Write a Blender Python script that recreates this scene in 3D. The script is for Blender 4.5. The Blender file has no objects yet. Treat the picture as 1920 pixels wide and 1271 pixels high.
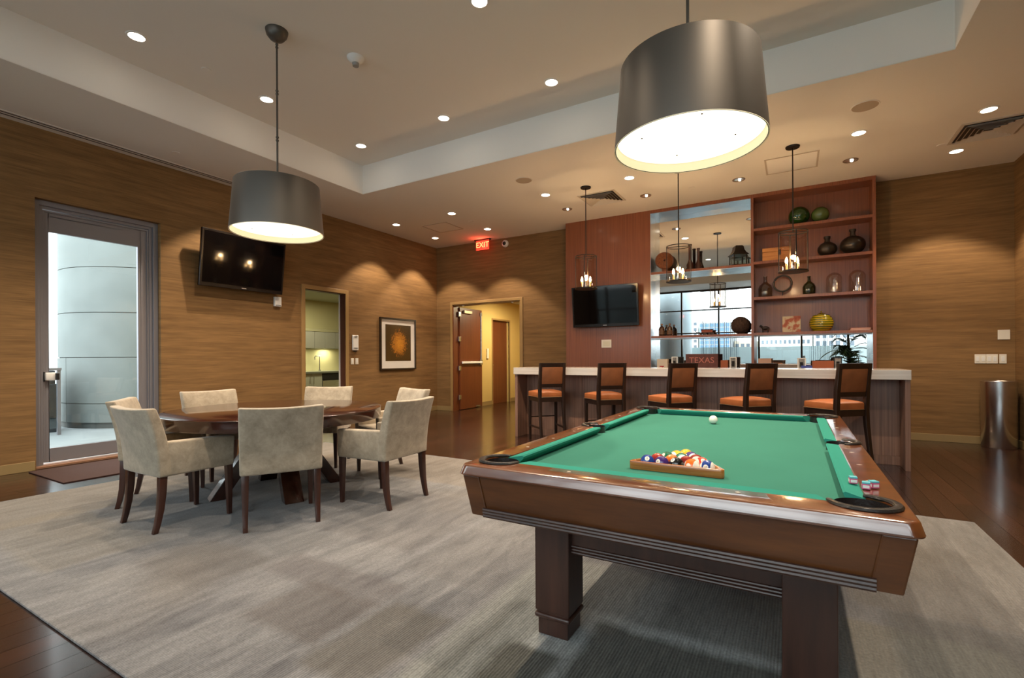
import bpy, bmesh, math, random
from mathutils import Vector, Matrix
random.seed(7)
PI = math.pi
S = bpy.context.scene
C = S.collection
R = math.radians

# ------------------------------------------------------------------ camera
yaw, roll = 0.5265, -0.0053
cam = bpy.data.cameras.new('camera')
cam.sensor_fit = 'HORIZONTAL'; cam.sensor_width = 36.0
cam.lens = 910.0243 * 36.0 / 1920.0
cam.shift_y = (670.7431 - 635.5) / 1920.0
cam.clip_start = 0.05; cam.clip_end = 400
co = bpy.data.objects.new('camera', cam); C.objects.link(co)
r0 = Vector((math.cos(yaw), math.sin(yaw), 0)); u0 = Vector((0, 0, 1)); fw = Vector((-math.sin(yaw), math.cos(yaw), 0))
rr = math.cos(roll) * r0 + math.sin(roll) * u0
uu = -math.sin(roll) * r0 + math.cos(roll) * u0
M = Matrix((rr, uu, -fw)).transposed().to_4x4()
M.translation = Vector((7.2594, -8.9829, 1.2168))
co.matrix_world = M
S.camera = co

# ------------------------------------------------------------------ world, exposure
SKY = 2.0
w = bpy.data.worlds.new('world'); S.world = w; w.use_nodes = True
bg = w.node_tree.nodes['Background']
bg.inputs[0].default_value = (0.92, 0.96, 1.0, 1); bg.inputs[1].default_value = SKY
S.view_settings.view_transform = 'Standard'; S.view_settings.look = 'None'
S.view_settings.gamma = 1.0; S.view_settings.use_curve_mapping = False
S.view_settings.exposure = 1.35
S.cycles.max_bounces = 8; S.cycles.diffuse_bounces = 5; S.cycles.glossy_bounces = 5
S.cycles.transmission_bounces = 6; S.cycles.transparent_max_bounces = 16
S.cycles.sample_clamp_indirect = 6.0; S.cycles.sample_clamp_direct = 0.0
S.cycles.caustics_reflective = False; S.cycles.caustics_refractive = False
S.cycles.use_denoising = True

def portal(name, loc, rot, sx, sy):
    l = bpy.data.lights.new(name, 'AREA'); l.shape = 'RECTANGLE'; l.size = sx; l.size_y = sy
    l.cycles.is_portal = True
    o = bpy.data.objects.new(name, l); C.objects.link(o); o.location = loc; o.rotation_euler = rot
portal('window_portal', (4.9, -11.02, 1.9), (R(90), 0, 0), 9.8, 3.8)          # faces +y into the room
portal('door_portal', (-0.3, -6.37, 1.5), (0, R(-90), 0), 3.0, 1.2)            # faces +x into the room

# lamp strengths
WARM = (1.0, 0.82, 0.62)
E_TRAY, E_LOW, E_WASH, E_ACCENT = 105.0, 32.0, 66.0, 32.0
PEND_EMIT = 0.95
BULB_W = 2.8

# ------------------------------------------------------------------ helpers
def lin(r, g, b):
    f = lambda c: (c / 255 / 12.92) if c / 255 <= 0.04045 else ((c / 255 + 0.055) / 1.055) ** 2.4
    return (f(r), f(g), f(b), 1.0)

class MB:
    def __init__(s): s.v = []; s.f = []
    def add(s, vs, fs):
        n = len(s.v); s.v += [tuple(p) for p in vs]; s.f += [tuple(i + n for i in q) for q in fs]; return s
    def box(s, x0, x1, y0, y1, z0, z1):
        return s.add([(x0,y0,z0),(x1,y0,z0),(x1,y1,z0),(x0,y1,z0),(x0,y0,z1),(x1,y0,z1),(x1,y1,z1),(x0,y1,z1)],
                     [(3,2,1,0),(4,5,6,7),(0,1,5,4),(1,2,6,5),(2,3,7,6),(3,0,4,7)])
    def hexa(s, b, t):      # bottom 4, top 4 (counter-clockwise from above)
        return s.add(list(b) + list(t), [(3,2,1,0),(4,5,6,7),(0,1,5,4),(1,2,6,5),(2,3,7,6),(3,0,4,7)])
    def prism(s, poly, z0, z1):
        n = len(poly)
        return s.add([(x,y,z0) for x,y in poly] + [(x,y,z1) for x,y in poly],
                     [tuple(range(n-1,-1,-1)), tuple(range(n,2*n))] + [(i,(i+1)%n,n+(i+1)%n,n+i) for i in range(n)])
    def prism_y(s, poly, y0, y1):   # poly in (x,z)
        n = len(poly)
        return s.add([(x,y0,z) for x,z in poly] + [(x,y1,z) for x,z in poly],
                     [tuple(range(n)), tuple(range(2*n-1,n-1,-1))] + [(i,n+i,n+(i+1)%n,(i+1)%n) for i in range(n)])
    def lathe(s, prof, n=32, c=(0,0,0), closed=False):
        vs = []; fs = []; m = len(prof)
        for i in range(n):
            a = 2*PI*i/n
            for r, z in prof: vs.append((c[0]+r*math.cos(a), c[1]+r*math.sin(a), c[2]+z))
        for i in range(n):
            j = (i+1) % n
            for k in range(m-1 if not closed else m):
                l = (k+1) % m
                fs.append((i*m+k, j*m+k, j*m+l, i*m+l))
        return s.add(vs, fs)
    def cyl(s, x, y, z0, z1, r0, r1=None, n=24):
        r1 = r0 if r1 is None else r1
        return s.lathe([(0,z0),(r0,z0),(r1,z1),(0,z1)], n, (x,y,0))
    def tube(s, path, r, n=8, closed=False, flat=1.0):
        P = [Vector(p) for p in path]; m = len(P); vs = []; fs = []
        up = Vector((0,0,1))
        for i, p in enumerate(P):
            a = P[i-1] if (i > 0 or closed) else p; b = P[(i+1) % m] if (i < m-1 or closed) else p
            t = (b - a).normalized()
            q = up if abs(t.z) < 0.95 else Vector((1,0,0))
            e1 = t.cross(q).normalized(); e2 = e1.cross(t).normalized()
            rad = r[i] if isinstance(r, (list, tuple)) else r
            for k in range(n):
                an = 2*PI*k/n
                vs.append(p + e1*rad*math.cos(an) + e2*rad*flat*math.sin(an))
        for i in range(m if closed else m-1):
            j = (i+1) % m
            for k in range(n):
                l = (k+1) % n
                fs.append((i*n+k, i*n+l, j*n+l, j*n+k))
        if not closed:
            fs += [tuple(range(n-1,-1,-1)), tuple((m-1)*n+k for k in range(n))]
        return s.add(vs, fs)
    def sphere(s, c, r, n=24, m=14, sx=1, sy=1, sz=1, z0=-1.0, z1=1.0):
        prof = []
        a0, a1 = math.asin(z0), math.asin(z1)
        for k in range(m+1):
            a = a0 + (a1-a0)*k/m
            prof.append((max(r*math.cos(a), 0.0), r*math.sin(a)))
        nn = len(s.v); s.lathe(prof, n)
        s.v[nn:] = [(c[0]+x*sx, c[1]+y*sy, c[2]+z*sz) for x,y,z in s.v[nn:]]
        return s
    def mesh(s, name, bevel=0.0, seg=2, smooth=False):
        me = bpy.data.meshes.new(name)
        bm = bmesh.new()
        vs = [bm.verts.new(p) for p in s.v]
        for q in s.f:
            try: bm.faces.new([vs[i] for i in q])
            except ValueError: pass
        bmesh.ops.remove_doubles(bm, verts=bm.verts, dist=1e-5)
        bm.normal_update()
        bmesh.ops.recalc_face_normals(bm, faces=bm.faces)
        if bevel > 0:
            es = [e for e in bm.edges if len(e.link_faces) == 2 and e.calc_face_angle(0) > R(28)]
            bmesh.ops.bevel(bm, geom=es, offset=bevel, segments=seg, profile=0.5, affect='EDGES', clamp_overlap=True)
        if smooth:
            for f in bm.faces: f.smooth = True
            for e in bm.edges:
                if len(e.link_faces) == 2 and e.calc_face_angle(0) > R(38): e.smooth = False
        bm.to_mesh(me); bm.free()
        return me
    def build(s, name, mat, parent=None, bevel=0.0, seg=2, smooth=False):
        me = s.mesh(name, bevel, seg, smooth)
        me.materials.append(mat)
        return link(name, me, parent)

def link(name, me, parent=None):
    o = bpy.data.objects.new(name, me); C.objects.link(o)
    if parent is not None: o.parent = parent
    return o
def tag(o, label, cat, group=None):
    o['label'] = label; o['category'] = cat
    if group: o['group'] = group
    return o
def thing(name, label, cat, loc=(0,0,0), rz=0.0, group=None):
    o = bpy.data.objects.new(name, None); C.objects.link(o); o.empty_display_size = 0.05
    o.location = loc; o.rotation_euler = (0,0,rz)
    return tag(o, label, cat, group)
def struct(o): o['kind'] = 'structure'; return o
def dup(o, parent=None):
    c = o.copy(); C.objects.link(c); c.parent = parent
    for ch in list(o.children): dup(ch, c)
    return c
def txt(body, name, mat, parent, loc, rot, size, depth=0.002, align='CENTER'):
    cu = bpy.data.curves.new(name, 'FONT'); cu.body = body; cu.size = size; cu.extrude = depth
    cu.align_x = align; cu.align_y = 'CENTER'
    o = bpy.data.objects.new(name, cu); C.objects.link(o)
    dg = bpy.context.evaluated_depsgraph_get()
    me = bpy.data.meshes.new_from_object(o.evaluated_get(dg)); bpy.data.objects.remove(o)
    me.materials.clear(); me.materials.append(mat)
    m = link(name, me, parent); m.location = loc; m.rotation_euler = rot
    return m
def lamp(name, kind, loc, energy, color=WARM, parent=None, size=0.04, angle=90, blend=0.5, rot=(0,0,0)):
    l = bpy.data.lights.new(name, kind); l.energy = energy; l.color = color
    l.shadow_soft_size = size
    if kind == 'SPOT': l.spot_size = R(angle); l.spot_blend = blend
    o = bpy.data.objects.new(name, l); C.objects.link(o); o.location = loc; o.rotation_euler = rot
    if parent is not None: o.parent = parent
    return o

# ------------------------------------------------------------------ materials
def base(name):
    m = bpy.data.materials.new(name); m.use_nodes = True
    return m, m.node_tree.nodes, m.node_tree.links, m.node_tree.nodes['Principled BSDF']
def flat(name, col, rough=0.5, metal=0.0, spec=0.5, coat=0.0, emit=None, estr=0.0, var=0.0, vscale=8.0, bump=0.0, bscale=60.0):
    m, n, l, b = base(name)
    b.inputs['Base Color'].default_value = col; b.inputs['Roughness'].default_value = rough
    b.inputs['Metallic'].default_value = metal; b.inputs['Specular IOR Level'].default_value = spec
    b.inputs['Coat Weight'].default_value = coat; b.inputs['Coat Roughness'].default_value = 0.08
    if emit:
        b.inputs['Emission Color'].default_value = emit; b.inputs['Emission Strength'].default_value = estr
    tc = n.new('ShaderNodeTexCoord')
    if var > 0:
        no = n.new('ShaderNodeTexNoise'); no.inputs['Scale'].default_value = vscale; no.inputs['Detail'].default_value = 5
        l.new(tc.outputs['Object'], no.inputs['Vector'])
        mx = n.new('ShaderNodeMix'); mx.data_type = 'RGBA'; mx.blend_type = 'MULTIPLY'; mx.inputs[0].default_value = 1.0
        rp = n.new('ShaderNodeMapRange'); rp.inputs[1].default_value = 0.3; rp.inputs[2].default_value = 0.7
        rp.inputs[3].default_value = 1 - var; rp.inputs[4].default_value = 1 + var * 0.4
        l.new(no.outputs['Fac'], rp.inputs[0])
        cb = n.new('ShaderNodeCombineColor'); [l.new(rp.outputs[0], cb.inputs[i]) for i in range(3)]
        mx.inputs[6].default_value = col; l.new(cb.outputs[0], mx.inputs[7]); l.new(mx.outputs[2], b.inputs['Base Color'])
    if bump > 0:
        nb = n.new('ShaderNodeTexNoise'); nb.inputs['Scale'].default_value = bscale; nb.inputs['Detail'].default_value = 3
        l.new(tc.outputs['Object'], nb.inputs['Vector'])
        bp = n.new('ShaderNodeBump'); bp.inputs['Strength'].default_value = bump; bp.inputs['Distance'].default_value = 0.01
        l.new(nb.outputs['Fac'], bp.inputs['Height']); l.new(bp.outputs[0], b.inputs['Normal'])
    return m
def wood(name, c1, c2, axis=2, fine=40.0, stretch=0.04, rough=0.35, coat=0.3, spec=0.5, rnd=0.0, contrast=(0.35, 0.7)):
    m, n, l, b = base(name)
    tc = n.new('ShaderNodeTexCoord'); mp = n.new('ShaderNodeMapping')
    sc = [fine, fine, fine]; sc[axis] = fine * stretch
    mp.inputs['Scale'].default_value = sc
    l.new(tc.outputs['Object'], mp.inputs['Vector'])
    if rnd > 0:
        oi = n.new('ShaderNodeObjectInfo'); ml = n.new('ShaderNodeMath'); ml.operation = 'MULTIPLY'; ml.inputs[1].default_value = 37.0
        l.new(oi.outputs['Random'], ml.inputs[0]); cb = n.new('ShaderNodeCombineXYZ'); [l.new(ml.outputs[0], cb.inputs[i]) for i in range(3)]
        l.new(cb.outputs[0], mp.inputs['Location'])
    no = n.new('ShaderNodeTexNoise'); no.inputs['Scale'].default_value = 1.0; no.inputs['Detail'].default_value = 6; no.inputs['Roughness'].default_value = 0.65
    l.new(mp.outputs[0], no.inputs['Vector'])
    cr = n.new('ShaderNodeValToRGB'); e = cr.color_ramp.elements
    e[0].position = contrast[0]; e[0].color = c1; e[1].position = contrast[1]; e[1].color = c2
    l.new(no.outputs['Fac'], cr.inputs[0])
    out = cr.outputs[0]
    if rnd > 0:
        hs = n.new('ShaderNodeHueSaturation')
        mr = n.new('ShaderNodeMapRange'); mr.inputs[3].default_value = 1 - rnd; mr.inputs[4].default_value = 1 + rnd
        l.new(oi.outputs['Random'], mr.inputs[0]); l.new(mr.outputs[0], hs.inputs['Value']); l.new(out, hs.inputs['Color']); out = hs.outputs[0]
    l.new(out, b.inputs['Base Color'])
    b.inputs['Roughness'].default_value = rough; b.inputs['Coat Weight'].default_value = coat; b.inputs['Coat Roughness'].default_value = 0.12
    b.inputs['Specular IOR Level'].default_value = spec
    return m
def glass(name, tint=(0.93,0.97,0.96,1), refl=0.08, rough=0.0):
    m = bpy.data.materials.new(name); m.use_nodes = True; n = m.node_tree.nodes; l = m.node_tree.links
    n.remove(n['Principled BSDF']); out = n['Material Output']
    t = n.new('ShaderNodeBsdfTransparent'); t.inputs[0].default_value = tint
    g = n.new('ShaderNodeBsdfGlossy'); g.inputs['Roughness'].default_value = rough
    lw = n.new('ShaderNodeLayerWeight'); lw.inputs[0].default_value = 0.5
    pw_ = n.new('ShaderNodeMath'); pw_.operation = 'POWER'; pw_.inputs[1].default_value = 5.0; l.new(lw.outputs['Facing'], pw_.inputs[0])
    ad = n.new('ShaderNodeMath'); ad.operation = 'MULTIPLY_ADD'; ad.inputs[1].default_value = 0.9; ad.inputs[2].default_value = refl
    l.new(pw_.outputs[0], ad.inputs[0]); ad.use_clamp = True
    mx = n.new('ShaderNodeMixShader'); l.new(ad.outputs[0], mx.inputs[0]); l.new(t.outputs[0], mx.inputs[1]); l.new(g.outputs[0], mx.inputs[2])
    l.new(mx.outputs[0], out.inputs[0])
    return m
def emit(name, col, s):
    m = bpy.data.materials.new(name); m.use_nodes = True; n = m.node_tree.nodes; l = m.node_tree.links
    n.remove(n['Principled BSDF']); e = n.new('ShaderNodeEmission'); e.inputs[0].default_value = col; e.inputs[1].default_value = s
    l.new(e.outputs[0], n['Material Output'].inputs[0]); return m

def grasscloth(name, c1, c2):
    m, n, l, b = base(name)
    tc = n.new('ShaderNodeTexCoord')
    def nz(scale, detail):
        mp = n.new('ShaderNodeMapping'); mp.inputs['Scale'].default_value = scale
        l.new(tc.outputs['Object'], mp.inputs['Vector'])
        no = n.new('ShaderNodeTexNoise'); no.inputs['Scale'].default_value = 1; no.inputs['Detail'].default_value = detail; no.inputs['Roughness'].default_value = 0.7
        l.new(mp.outputs[0], no.inputs['Vector']); return no
    a = nz((2.2, 2.2, 120), 4); c = nz((1.1, 1.1, 16), 3)
    ad = n.new('ShaderNodeMath'); ad.operation = 'ADD'; l.new(a.outputs['Fac'], ad.inputs[0]); l.new(c.outputs['Fac'], ad.inputs[1])
    hv = n.new('ShaderNodeMath'); hv.operation = 'MULTIPLY'; hv.inputs[1].default_value = 0.5; l.new(ad.outputs[0], hv.inputs[0])
    cr = n.new('ShaderNodeValToRGB'); e = cr.color_ramp.elements
    e[0].position = 0.36; e[0].color = c1; e[1].position = 0.62; e[1].color = c2
    l.new(hv.outputs[0], cr.inputs[0]); l.new(cr.outputs[0], b.inputs['Base Color'])
    b.inputs['Roughness'].default_value = 0.75; b.inputs['Specular IOR Level'].default_value = 0.25
    bp = n.new('ShaderNodeBump'); bp.inputs['Strength'].default_value = 0.25; bp.inputs['Distance'].default_value = 0.004
    l.new(a.outputs['Fac'], bp.inputs['Height']); l.new(bp.outputs[0], b.inputs['Normal'])
    return m
def brushed(name, col, rough=0.3, axis=2, metal=1.0):
    m, n, l, b = base(name)
    tc = n.new('ShaderNodeTexCoord'); mp = n.new('ShaderNodeMapping'); sc = [3, 3, 3]; sc[axis] = 180; mp.inputs['Scale'].default_value = sc
    l.new(tc.outputs['Object'], mp.inputs['Vector'])
    no = n.new('ShaderNodeTexNoise'); no.inputs['Scale'].default_value = 1; no.inputs['Detail'].default_value = 3
    l.new(mp.outputs[0], no.inputs['Vector'])
    mr = n.new('ShaderNodeMapRange'); mr.inputs[3].default_value = rough - 0.02; mr.inputs[4].default_value = rough + 0.03
    l.new(no.outputs['Fac'], mr.inputs[0]); l.new(mr.outputs[0], b.inputs['Roughness'])
    b.inputs['Base Color'].default_value = col; b.inputs['Metallic'].default_value = metal
    return m
def suede(name, c1, c2):
    m, n, l, b = base(name)
    tc = n.new('ShaderNodeTexCoord'); oi = n.new('ShaderNodeObjectInfo')
    ml = n.new('ShaderNodeVectorMath'); ml.operation = 'ADD'
    sc = n.new('ShaderNodeMath'); sc.operation = 'MULTIPLY'; sc.inputs[1].default_value = 23; l.new(oi.outputs['Random'], sc.inputs[0])
    l.new(tc.outputs['Object'], ml.inputs[0]); l.new(sc.outputs[0], ml.inputs[1])
    no = n.new('ShaderNodeTexNoise'); no.inputs['Scale'].default_value = 9; no.inputs['Detail'].default_value = 10; no.inputs['Roughness'].default_value = 0.78; no.inputs['Distortion'].default_value = 0.25
    l.new(ml.outputs[0], no.inputs['Vector'])
    cr = n.new('ShaderNodeValToRGB'); e = cr.color_ramp.elements; e[0].position = 0.34; e[0].color = c1; e[1].position = 0.62; e[1].color = c2
    l.new(no.outputs['Fac'], cr.inputs[0]); l.new(cr.outputs[0], b.inputs['Base Color'])
    b.inputs['Roughness'].default_value = 0.9; b.inputs['Specular IOR Level'].default_value = 0.15
    b.inputs['Sheen Weight'].default_value = 0.35; b.inputs['Sheen Roughness'].default_value = 0.5
    bp = n.new('ShaderNodeBump'); bp.inputs['Strength'].default_value = 0.15; bp.inputs['Distance'].default_value = 0.01
    l.new(no.outputs['Fac'], bp.inputs['Height']); l.new(bp.outputs[0], b.inputs['Normal'])
    return m
def rug_material():
    m, n, l, b = base('rug_wool')
    tc = n.new('ShaderNodeTexCoord')
    sep = n.new('ShaderNodeSeparateXYZ'); l.new(tc.outputs['Object'], sep.inputs[0])
    def nz(scale, detail=5, dist=0.0):
        mp = n.new('ShaderNodeMapping'); mp.inputs['Scale'].default_value = scale; l.new(tc.outputs['Object'], mp.inputs['Vector'])
        no = n.new('ShaderNodeTexNoise'); no.inputs['Scale'].default_value = 1; no.inputs['Detail'].default_value = detail; no.inputs['Distortion'].default_value = dist
        no.inputs['Roughness'].default_value = 0.65
        l.new(mp.outputs[0], no.inputs['Vector']); return no.outputs['Fac']
    def ramp(src, p0, c0, p1, c1):
        cr = n.new('ShaderNodeValToRGB'); e = cr.color_ramp.elements; e[0].position = p0; e[0].color = c0; e[1].position = p1; e[1].color = c1
        l.new(src, cr.inputs[0]); return cr.outputs[0]
    def mix(f, a, c, blend='MIX'):
        x = n.new('ShaderNodeMix'); x.data_type = 'RGBA'; x.blend_type = blend
        if isinstance(f, float): x.inputs[0].default_value = f
        else: l.new(f, x.inputs[0])
        for s_, v in ((6, a), (7, c)):
            if isinstance(v, tuple): x.inputs[s_].default_value = v
            else: l.new(v, x.inputs[s_])
        return x.outputs[2]
    streak = nz((11.0, 2.6, 1), 9, 0.5)
    col = ramp(streak, 0.34, lin(118,114,112), 0.62, lin(154,149,145))
    # grey-mauve broad patches
    broad = nz((1.6, 0.9, 1), 6, 0.6)
    col = mix(ramp(broad, 0.42, (0,0,0,1), 0.62, (1,1,1,1)), col, ramp(streak, 0.33, lin(100,96,96), 0.62, lin(140,136,134)))
    # warmer sand band
    warm = nz((0.5, 0.7, 1), 2)
    col = mix(ramp(warm, 0.55, (0,0,0,1), 0.75, (0.6,0.6,0.6,1)), col, lin(136,122,104))
    col = mix(1.0, col, (0.70, 0.74, 0.79, 1), 'MULTIPLY')
    wob = nz((5, 5, 1), 4)
    def rect(x0, x1, y0, y1, soft=0.03):
        def edge(src, a, sgn):
            s1 = n.new('ShaderNodeMath'); s1.operation = 'SUBTRACT'
            if sgn > 0: l.new(src, s1.inputs[0]); s1.inputs[1].default_value = a
            else: s1.inputs[0].default_value = a; l.new(src, s1.inputs[1])
            ad = n.new('ShaderNodeMath'); ad.operation = 'MULTIPLY_ADD'; l.new(wob, ad.inputs[0]); ad.inputs[1].default_value = 0.10; l.new(s1.outputs[0], ad.inputs[2])
            mr = n.new('ShaderNodeMapRange'); mr.inputs[1].default_value = 0.05 - soft; mr.inputs[2].default_value = 0.05 + soft; l.new(ad.outputs[0], mr.inputs[0])
            return mr.outputs[0]
        es = [edge(sep.outputs[0], x0, 1), edge(sep.outputs[0], x1, -1), edge(sep.outputs[1], y0, 1), edge(sep.outputs[1], y1, -1)]
        a = es[0]
        for q in es[1:]:
            mm = n.new('ShaderNodeMath'); mm.operation = 'MULTIPLY'; l.new(a, mm.inputs[0]); l.new(q, mm.inputs[1]); a = mm.outputs[0]
        return a
    def scaled(f, s):
        mm = n.new('ShaderNodeMath'); mm.operation = 'MULTIPLY'; l.new(f, mm.inputs[0]); mm.inputs[1].default_value = s; return mm.outputs[0]
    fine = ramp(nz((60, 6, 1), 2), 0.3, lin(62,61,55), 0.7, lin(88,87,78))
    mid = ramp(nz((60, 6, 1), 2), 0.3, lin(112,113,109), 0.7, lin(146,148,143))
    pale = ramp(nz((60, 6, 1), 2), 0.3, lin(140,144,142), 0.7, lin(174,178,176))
    # world positions of woven rectangles (rug object sits at the world origin)
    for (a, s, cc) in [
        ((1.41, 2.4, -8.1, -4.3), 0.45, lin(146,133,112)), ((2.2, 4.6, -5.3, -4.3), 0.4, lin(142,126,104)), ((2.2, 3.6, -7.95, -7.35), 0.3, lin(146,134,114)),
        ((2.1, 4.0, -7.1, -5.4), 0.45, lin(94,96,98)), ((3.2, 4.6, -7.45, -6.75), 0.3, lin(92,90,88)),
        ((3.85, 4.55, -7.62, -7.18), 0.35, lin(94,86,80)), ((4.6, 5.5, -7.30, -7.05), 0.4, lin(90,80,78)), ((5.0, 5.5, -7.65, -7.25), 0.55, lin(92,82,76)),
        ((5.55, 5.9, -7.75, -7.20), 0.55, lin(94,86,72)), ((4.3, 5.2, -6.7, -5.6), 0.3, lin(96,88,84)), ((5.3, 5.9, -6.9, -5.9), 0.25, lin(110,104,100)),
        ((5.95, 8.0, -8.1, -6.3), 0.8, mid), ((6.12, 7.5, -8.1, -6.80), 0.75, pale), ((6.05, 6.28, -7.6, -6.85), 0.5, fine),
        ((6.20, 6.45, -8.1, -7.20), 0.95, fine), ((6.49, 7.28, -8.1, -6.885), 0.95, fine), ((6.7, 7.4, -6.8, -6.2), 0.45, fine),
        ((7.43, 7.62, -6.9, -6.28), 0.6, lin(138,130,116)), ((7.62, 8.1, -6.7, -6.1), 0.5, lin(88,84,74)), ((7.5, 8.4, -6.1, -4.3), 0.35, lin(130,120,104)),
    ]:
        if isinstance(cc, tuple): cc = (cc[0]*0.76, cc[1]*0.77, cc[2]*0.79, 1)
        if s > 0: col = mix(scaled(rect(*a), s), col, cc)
    # pile speckle
    sp = nz((75, 75, 1), 5)
    cb = ramp(sp, 0.3, (0.66,0.66,0.66,1), 0.7, (1.16,1.16,1.16,1))
    col = mix(1.0, col, cb, 'MULTIPLY')
    l.new(col, b.inputs['Base Color']); b.inputs['Roughness'].default_value = 0.95; b.inputs['Specular IOR Level'].default_value = 0.1
    b.inputs['Sheen Weight'].default_value = 0.2
    wv = n.new('ShaderNodeTexWave'); wv.wave_type = 'BANDS'; wv.bands_direction = 'X'; wv.inputs['Scale'].default_value = 26; wv.inputs['Distortion'].default_value = 1.0
    l.new(tc.outputs['Object'], wv.inputs['Vector'])
    sm = n.new('ShaderNodeMath'); sm.operation = 'ADD'; l.new(wv.outputs['Fac'], sm.inputs[0]); l.new(sp, sm.inputs[1])
    bp = n.new('ShaderNodeBump'); bp.inputs['Strength'].default_value = 0.35; bp.inputs['Distance'].default_value = 0.006
    l.new(sm.outputs[0], bp.inputs['Height']); l.new(bp.outputs[0], b.inputs['Normal'])
    return m
def ball_material(name, col, stripe):
    # z axis of the ball = number axis; stripe band around the equator of another axis
    m, n, l, b = base(name)
    tc = n.new('ShaderNodeTexCoord'); sep = n.new('ShaderNodeSeparateXYZ'); l.new(tc.outputs['Object'], sep.inputs[0])
    white = lin(240,236,222)
    def absgt(src, t, op='GREATER_THAN'):
        a = n.new('ShaderNodeMath'); a.operation = 'ABSOLUTE'; l.new(src, a.inputs[0])
        g = n.new('ShaderNodeMath'); g.operation = op; l.new(a.outputs[0], g.inputs[0]); g.inputs[1].default_value = t; return g.outputs[0]
    def mixc(f, a, c):
        x = n.new('ShaderNodeMix'); x.data_type = 'RGBA'; l.new(f, x.inputs[0])
        for s_, v in ((6, a), (7, c)):
            if isinstance(v, tuple): x.inputs[s_].default_value = v
            else: l.new(v, x.inputs[s_])
        return x.outputs[2]
    c = col
    if stripe: c = mixc(absgt(sep.outputs[0], 0.016), col, white)
    c = mixc(absgt(sep.outputs[2], 0.0270), c, white)       # number spots on the poles
    if isinstance(c, tuple): b.inputs['Base Color'].default_value = c
    else: l.new(c, b.inputs['Base Color'])
    b.inputs['Roughness'].default_value = 0.08; b.inputs['Coat Weight'].default_value = 0.6
    return m

wall_m = grasscloth('grasscloth', lin(110,82,50), lin(146,111,70))
base_m = flat('baseboard_paint', lin(150,126,84), 0.5)
frame_m = flat('door_frame_paint', lin(158,126,80), 0.45)
ceil_m = flat('ceiling_paint', lin(234,229,221), 0.9, spec=0.2)
fascia_m = flat('fascia_paint', lin(242,239,234), 0.9, spec=0.2)
plank_m = wood('floor_wood', lin(30,16,11), lin(54,29,19), axis=1, fine=30, stretch=0.05, rough=0.24, coat=0.35, rnd=0.42)
joint_m = flat('floor_joint', lin(18,9,6), 0.6)
cherry_m = wood('cherry_veneer', lin(114,60,31), lin(146,84,48), axis=2, fine=70, stretch=0.012, rough=0.34, coat=0.15, contrast=(0.3,0.72))
walnut_m = wood('bar_walnut', lin(112,80,64), lin(150,112,92), axis=2, fine=60, stretch=0.015, rough=0.42, coat=0.1)
espresso_m = wood('espresso_wood', lin(26,15,11), lin(44,26,18), axis=2, fine=30, stretch=0.05, rough=0.35, coat=0.2)
darkleg_m = wood('dark_leg_wood', lin(48,25,17), lin(72,38,26), axis=2, fine=30, stretch=0.05, rough=0.35, coat=0.2)
tabletop_m = wood('table_top_wood', lin(40,18,10), lin(66,30,17), axis=0, fine=22, stretch=0.05, rough=0.16, coat=0.6)
pool_m = wood('pool_cabinet_wood', lin(76,42,20), lin(110,66,34), axis=0, fine=14, stretch=0.12, rough=0.36, coat=0.25)
poolleg_m = wood('pool_leg_wood', lin(52,31,24), lin(76,47,37), axis=2, fine=16, stretch=0.08, rough=0.40, coat=0.15)
rail_m = wood('pool_rail_wood', lin(88,44,18), lin(122,66,28), axis=0, fine=18, stretch=0.1, rough=0.3, coat=1.0)
rail_m.node_tree.nodes['Principled BSDF'].inputs['Coat IOR'].default_value = 2.0
rackw_m = wood('rack_wood', lin(150,84,34), lin(196,128,62), axis=0, fine=50, stretch=0.06, rough=0.25, coat=0.6)
cloth_m = flat('billiard_cloth', lin(60,122,106), 0.95, spec=0.1, var=0.06, vscale=3, bump=0.1, bscale=400)
cush_m = flat('cushion_cloth', lin(52,138,122), 0.9, spec=0.1)
suede_m = suede('chair_suede', lin(142,130,112), lin(178,164,144))
leather_m = flat('stool_leather', lin(170,98,54), 0.42, var=0.2, vscale=10, bump=0.08)
leatherb_m = flat('stool_back_leather', lin(136,82,48), 0.5, var=0.2, vscale=10)
nail_m = flat('nailhead_brass', lin(200,170,130), 0.3, metal=0.8)
stone_m = wood('bar_top_stone', lin(196,184,172), lin(226,216,206), axis=0, fine=26, stretch=0.05, rough=0.1, coat=0.3, contrast=(0.3,0.75))
steel_m = brushed('brushed_steel', (0.62,0.64,0.66,1), 0.26, axis=2)
steelv_m = brushed('steel_lining', (0.60,0.66,0.72,1), 0.22, axis=0)
mirror_m = flat('mirror_glass', (0.93,0.95,0.95,1), 0.0, metal=1.0)
bronze_m = brushed('pendant_bronze', (0.125,0.113,0.10,1), 0.46, axis=2, metal=0.85)
darkmetal_m = flat('dark_metal', (0.035,0.028,0.022,1), 0.4, metal=0.7)
cream_m = flat('shade_lining', lin(250,240,214), 0.7)
alu_m = flat('aluminium_frame', lin(138,136,142), 0.38, metal=0.35)
glass_m = glass('clear_glass', (0.95,0.985,0.98,1), 0.05)
lampglass_m = glass('lamp_glass', (0.93,0.88,0.82,1), 0.07)
tv_m = flat('tv_screen', (0.004,0.003,0.003,1), 0.05, spec=0.22)
tvb_m = flat('tv_bezel', (0.008,0.006,0.006,1), 0.18)
plate_m = flat('switch_plate', lin(230,222,206), 0.4)
white_m = flat('white_plastic', lin(232,230,226), 0.45)
grey_m = flat('grey_plastic', lin(150,148,144), 0.5)
black_m = flat('black_plastic', (0.012,0.012,0.013,1), 0.45)
pocket_m = flat('pocket_leather', (0.016,0.014,0.013,1), 0.35, bump=0.2, bscale=120)
pearl_m = flat('pearl_inlay', lin(236,226,206), 0.25)
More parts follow.
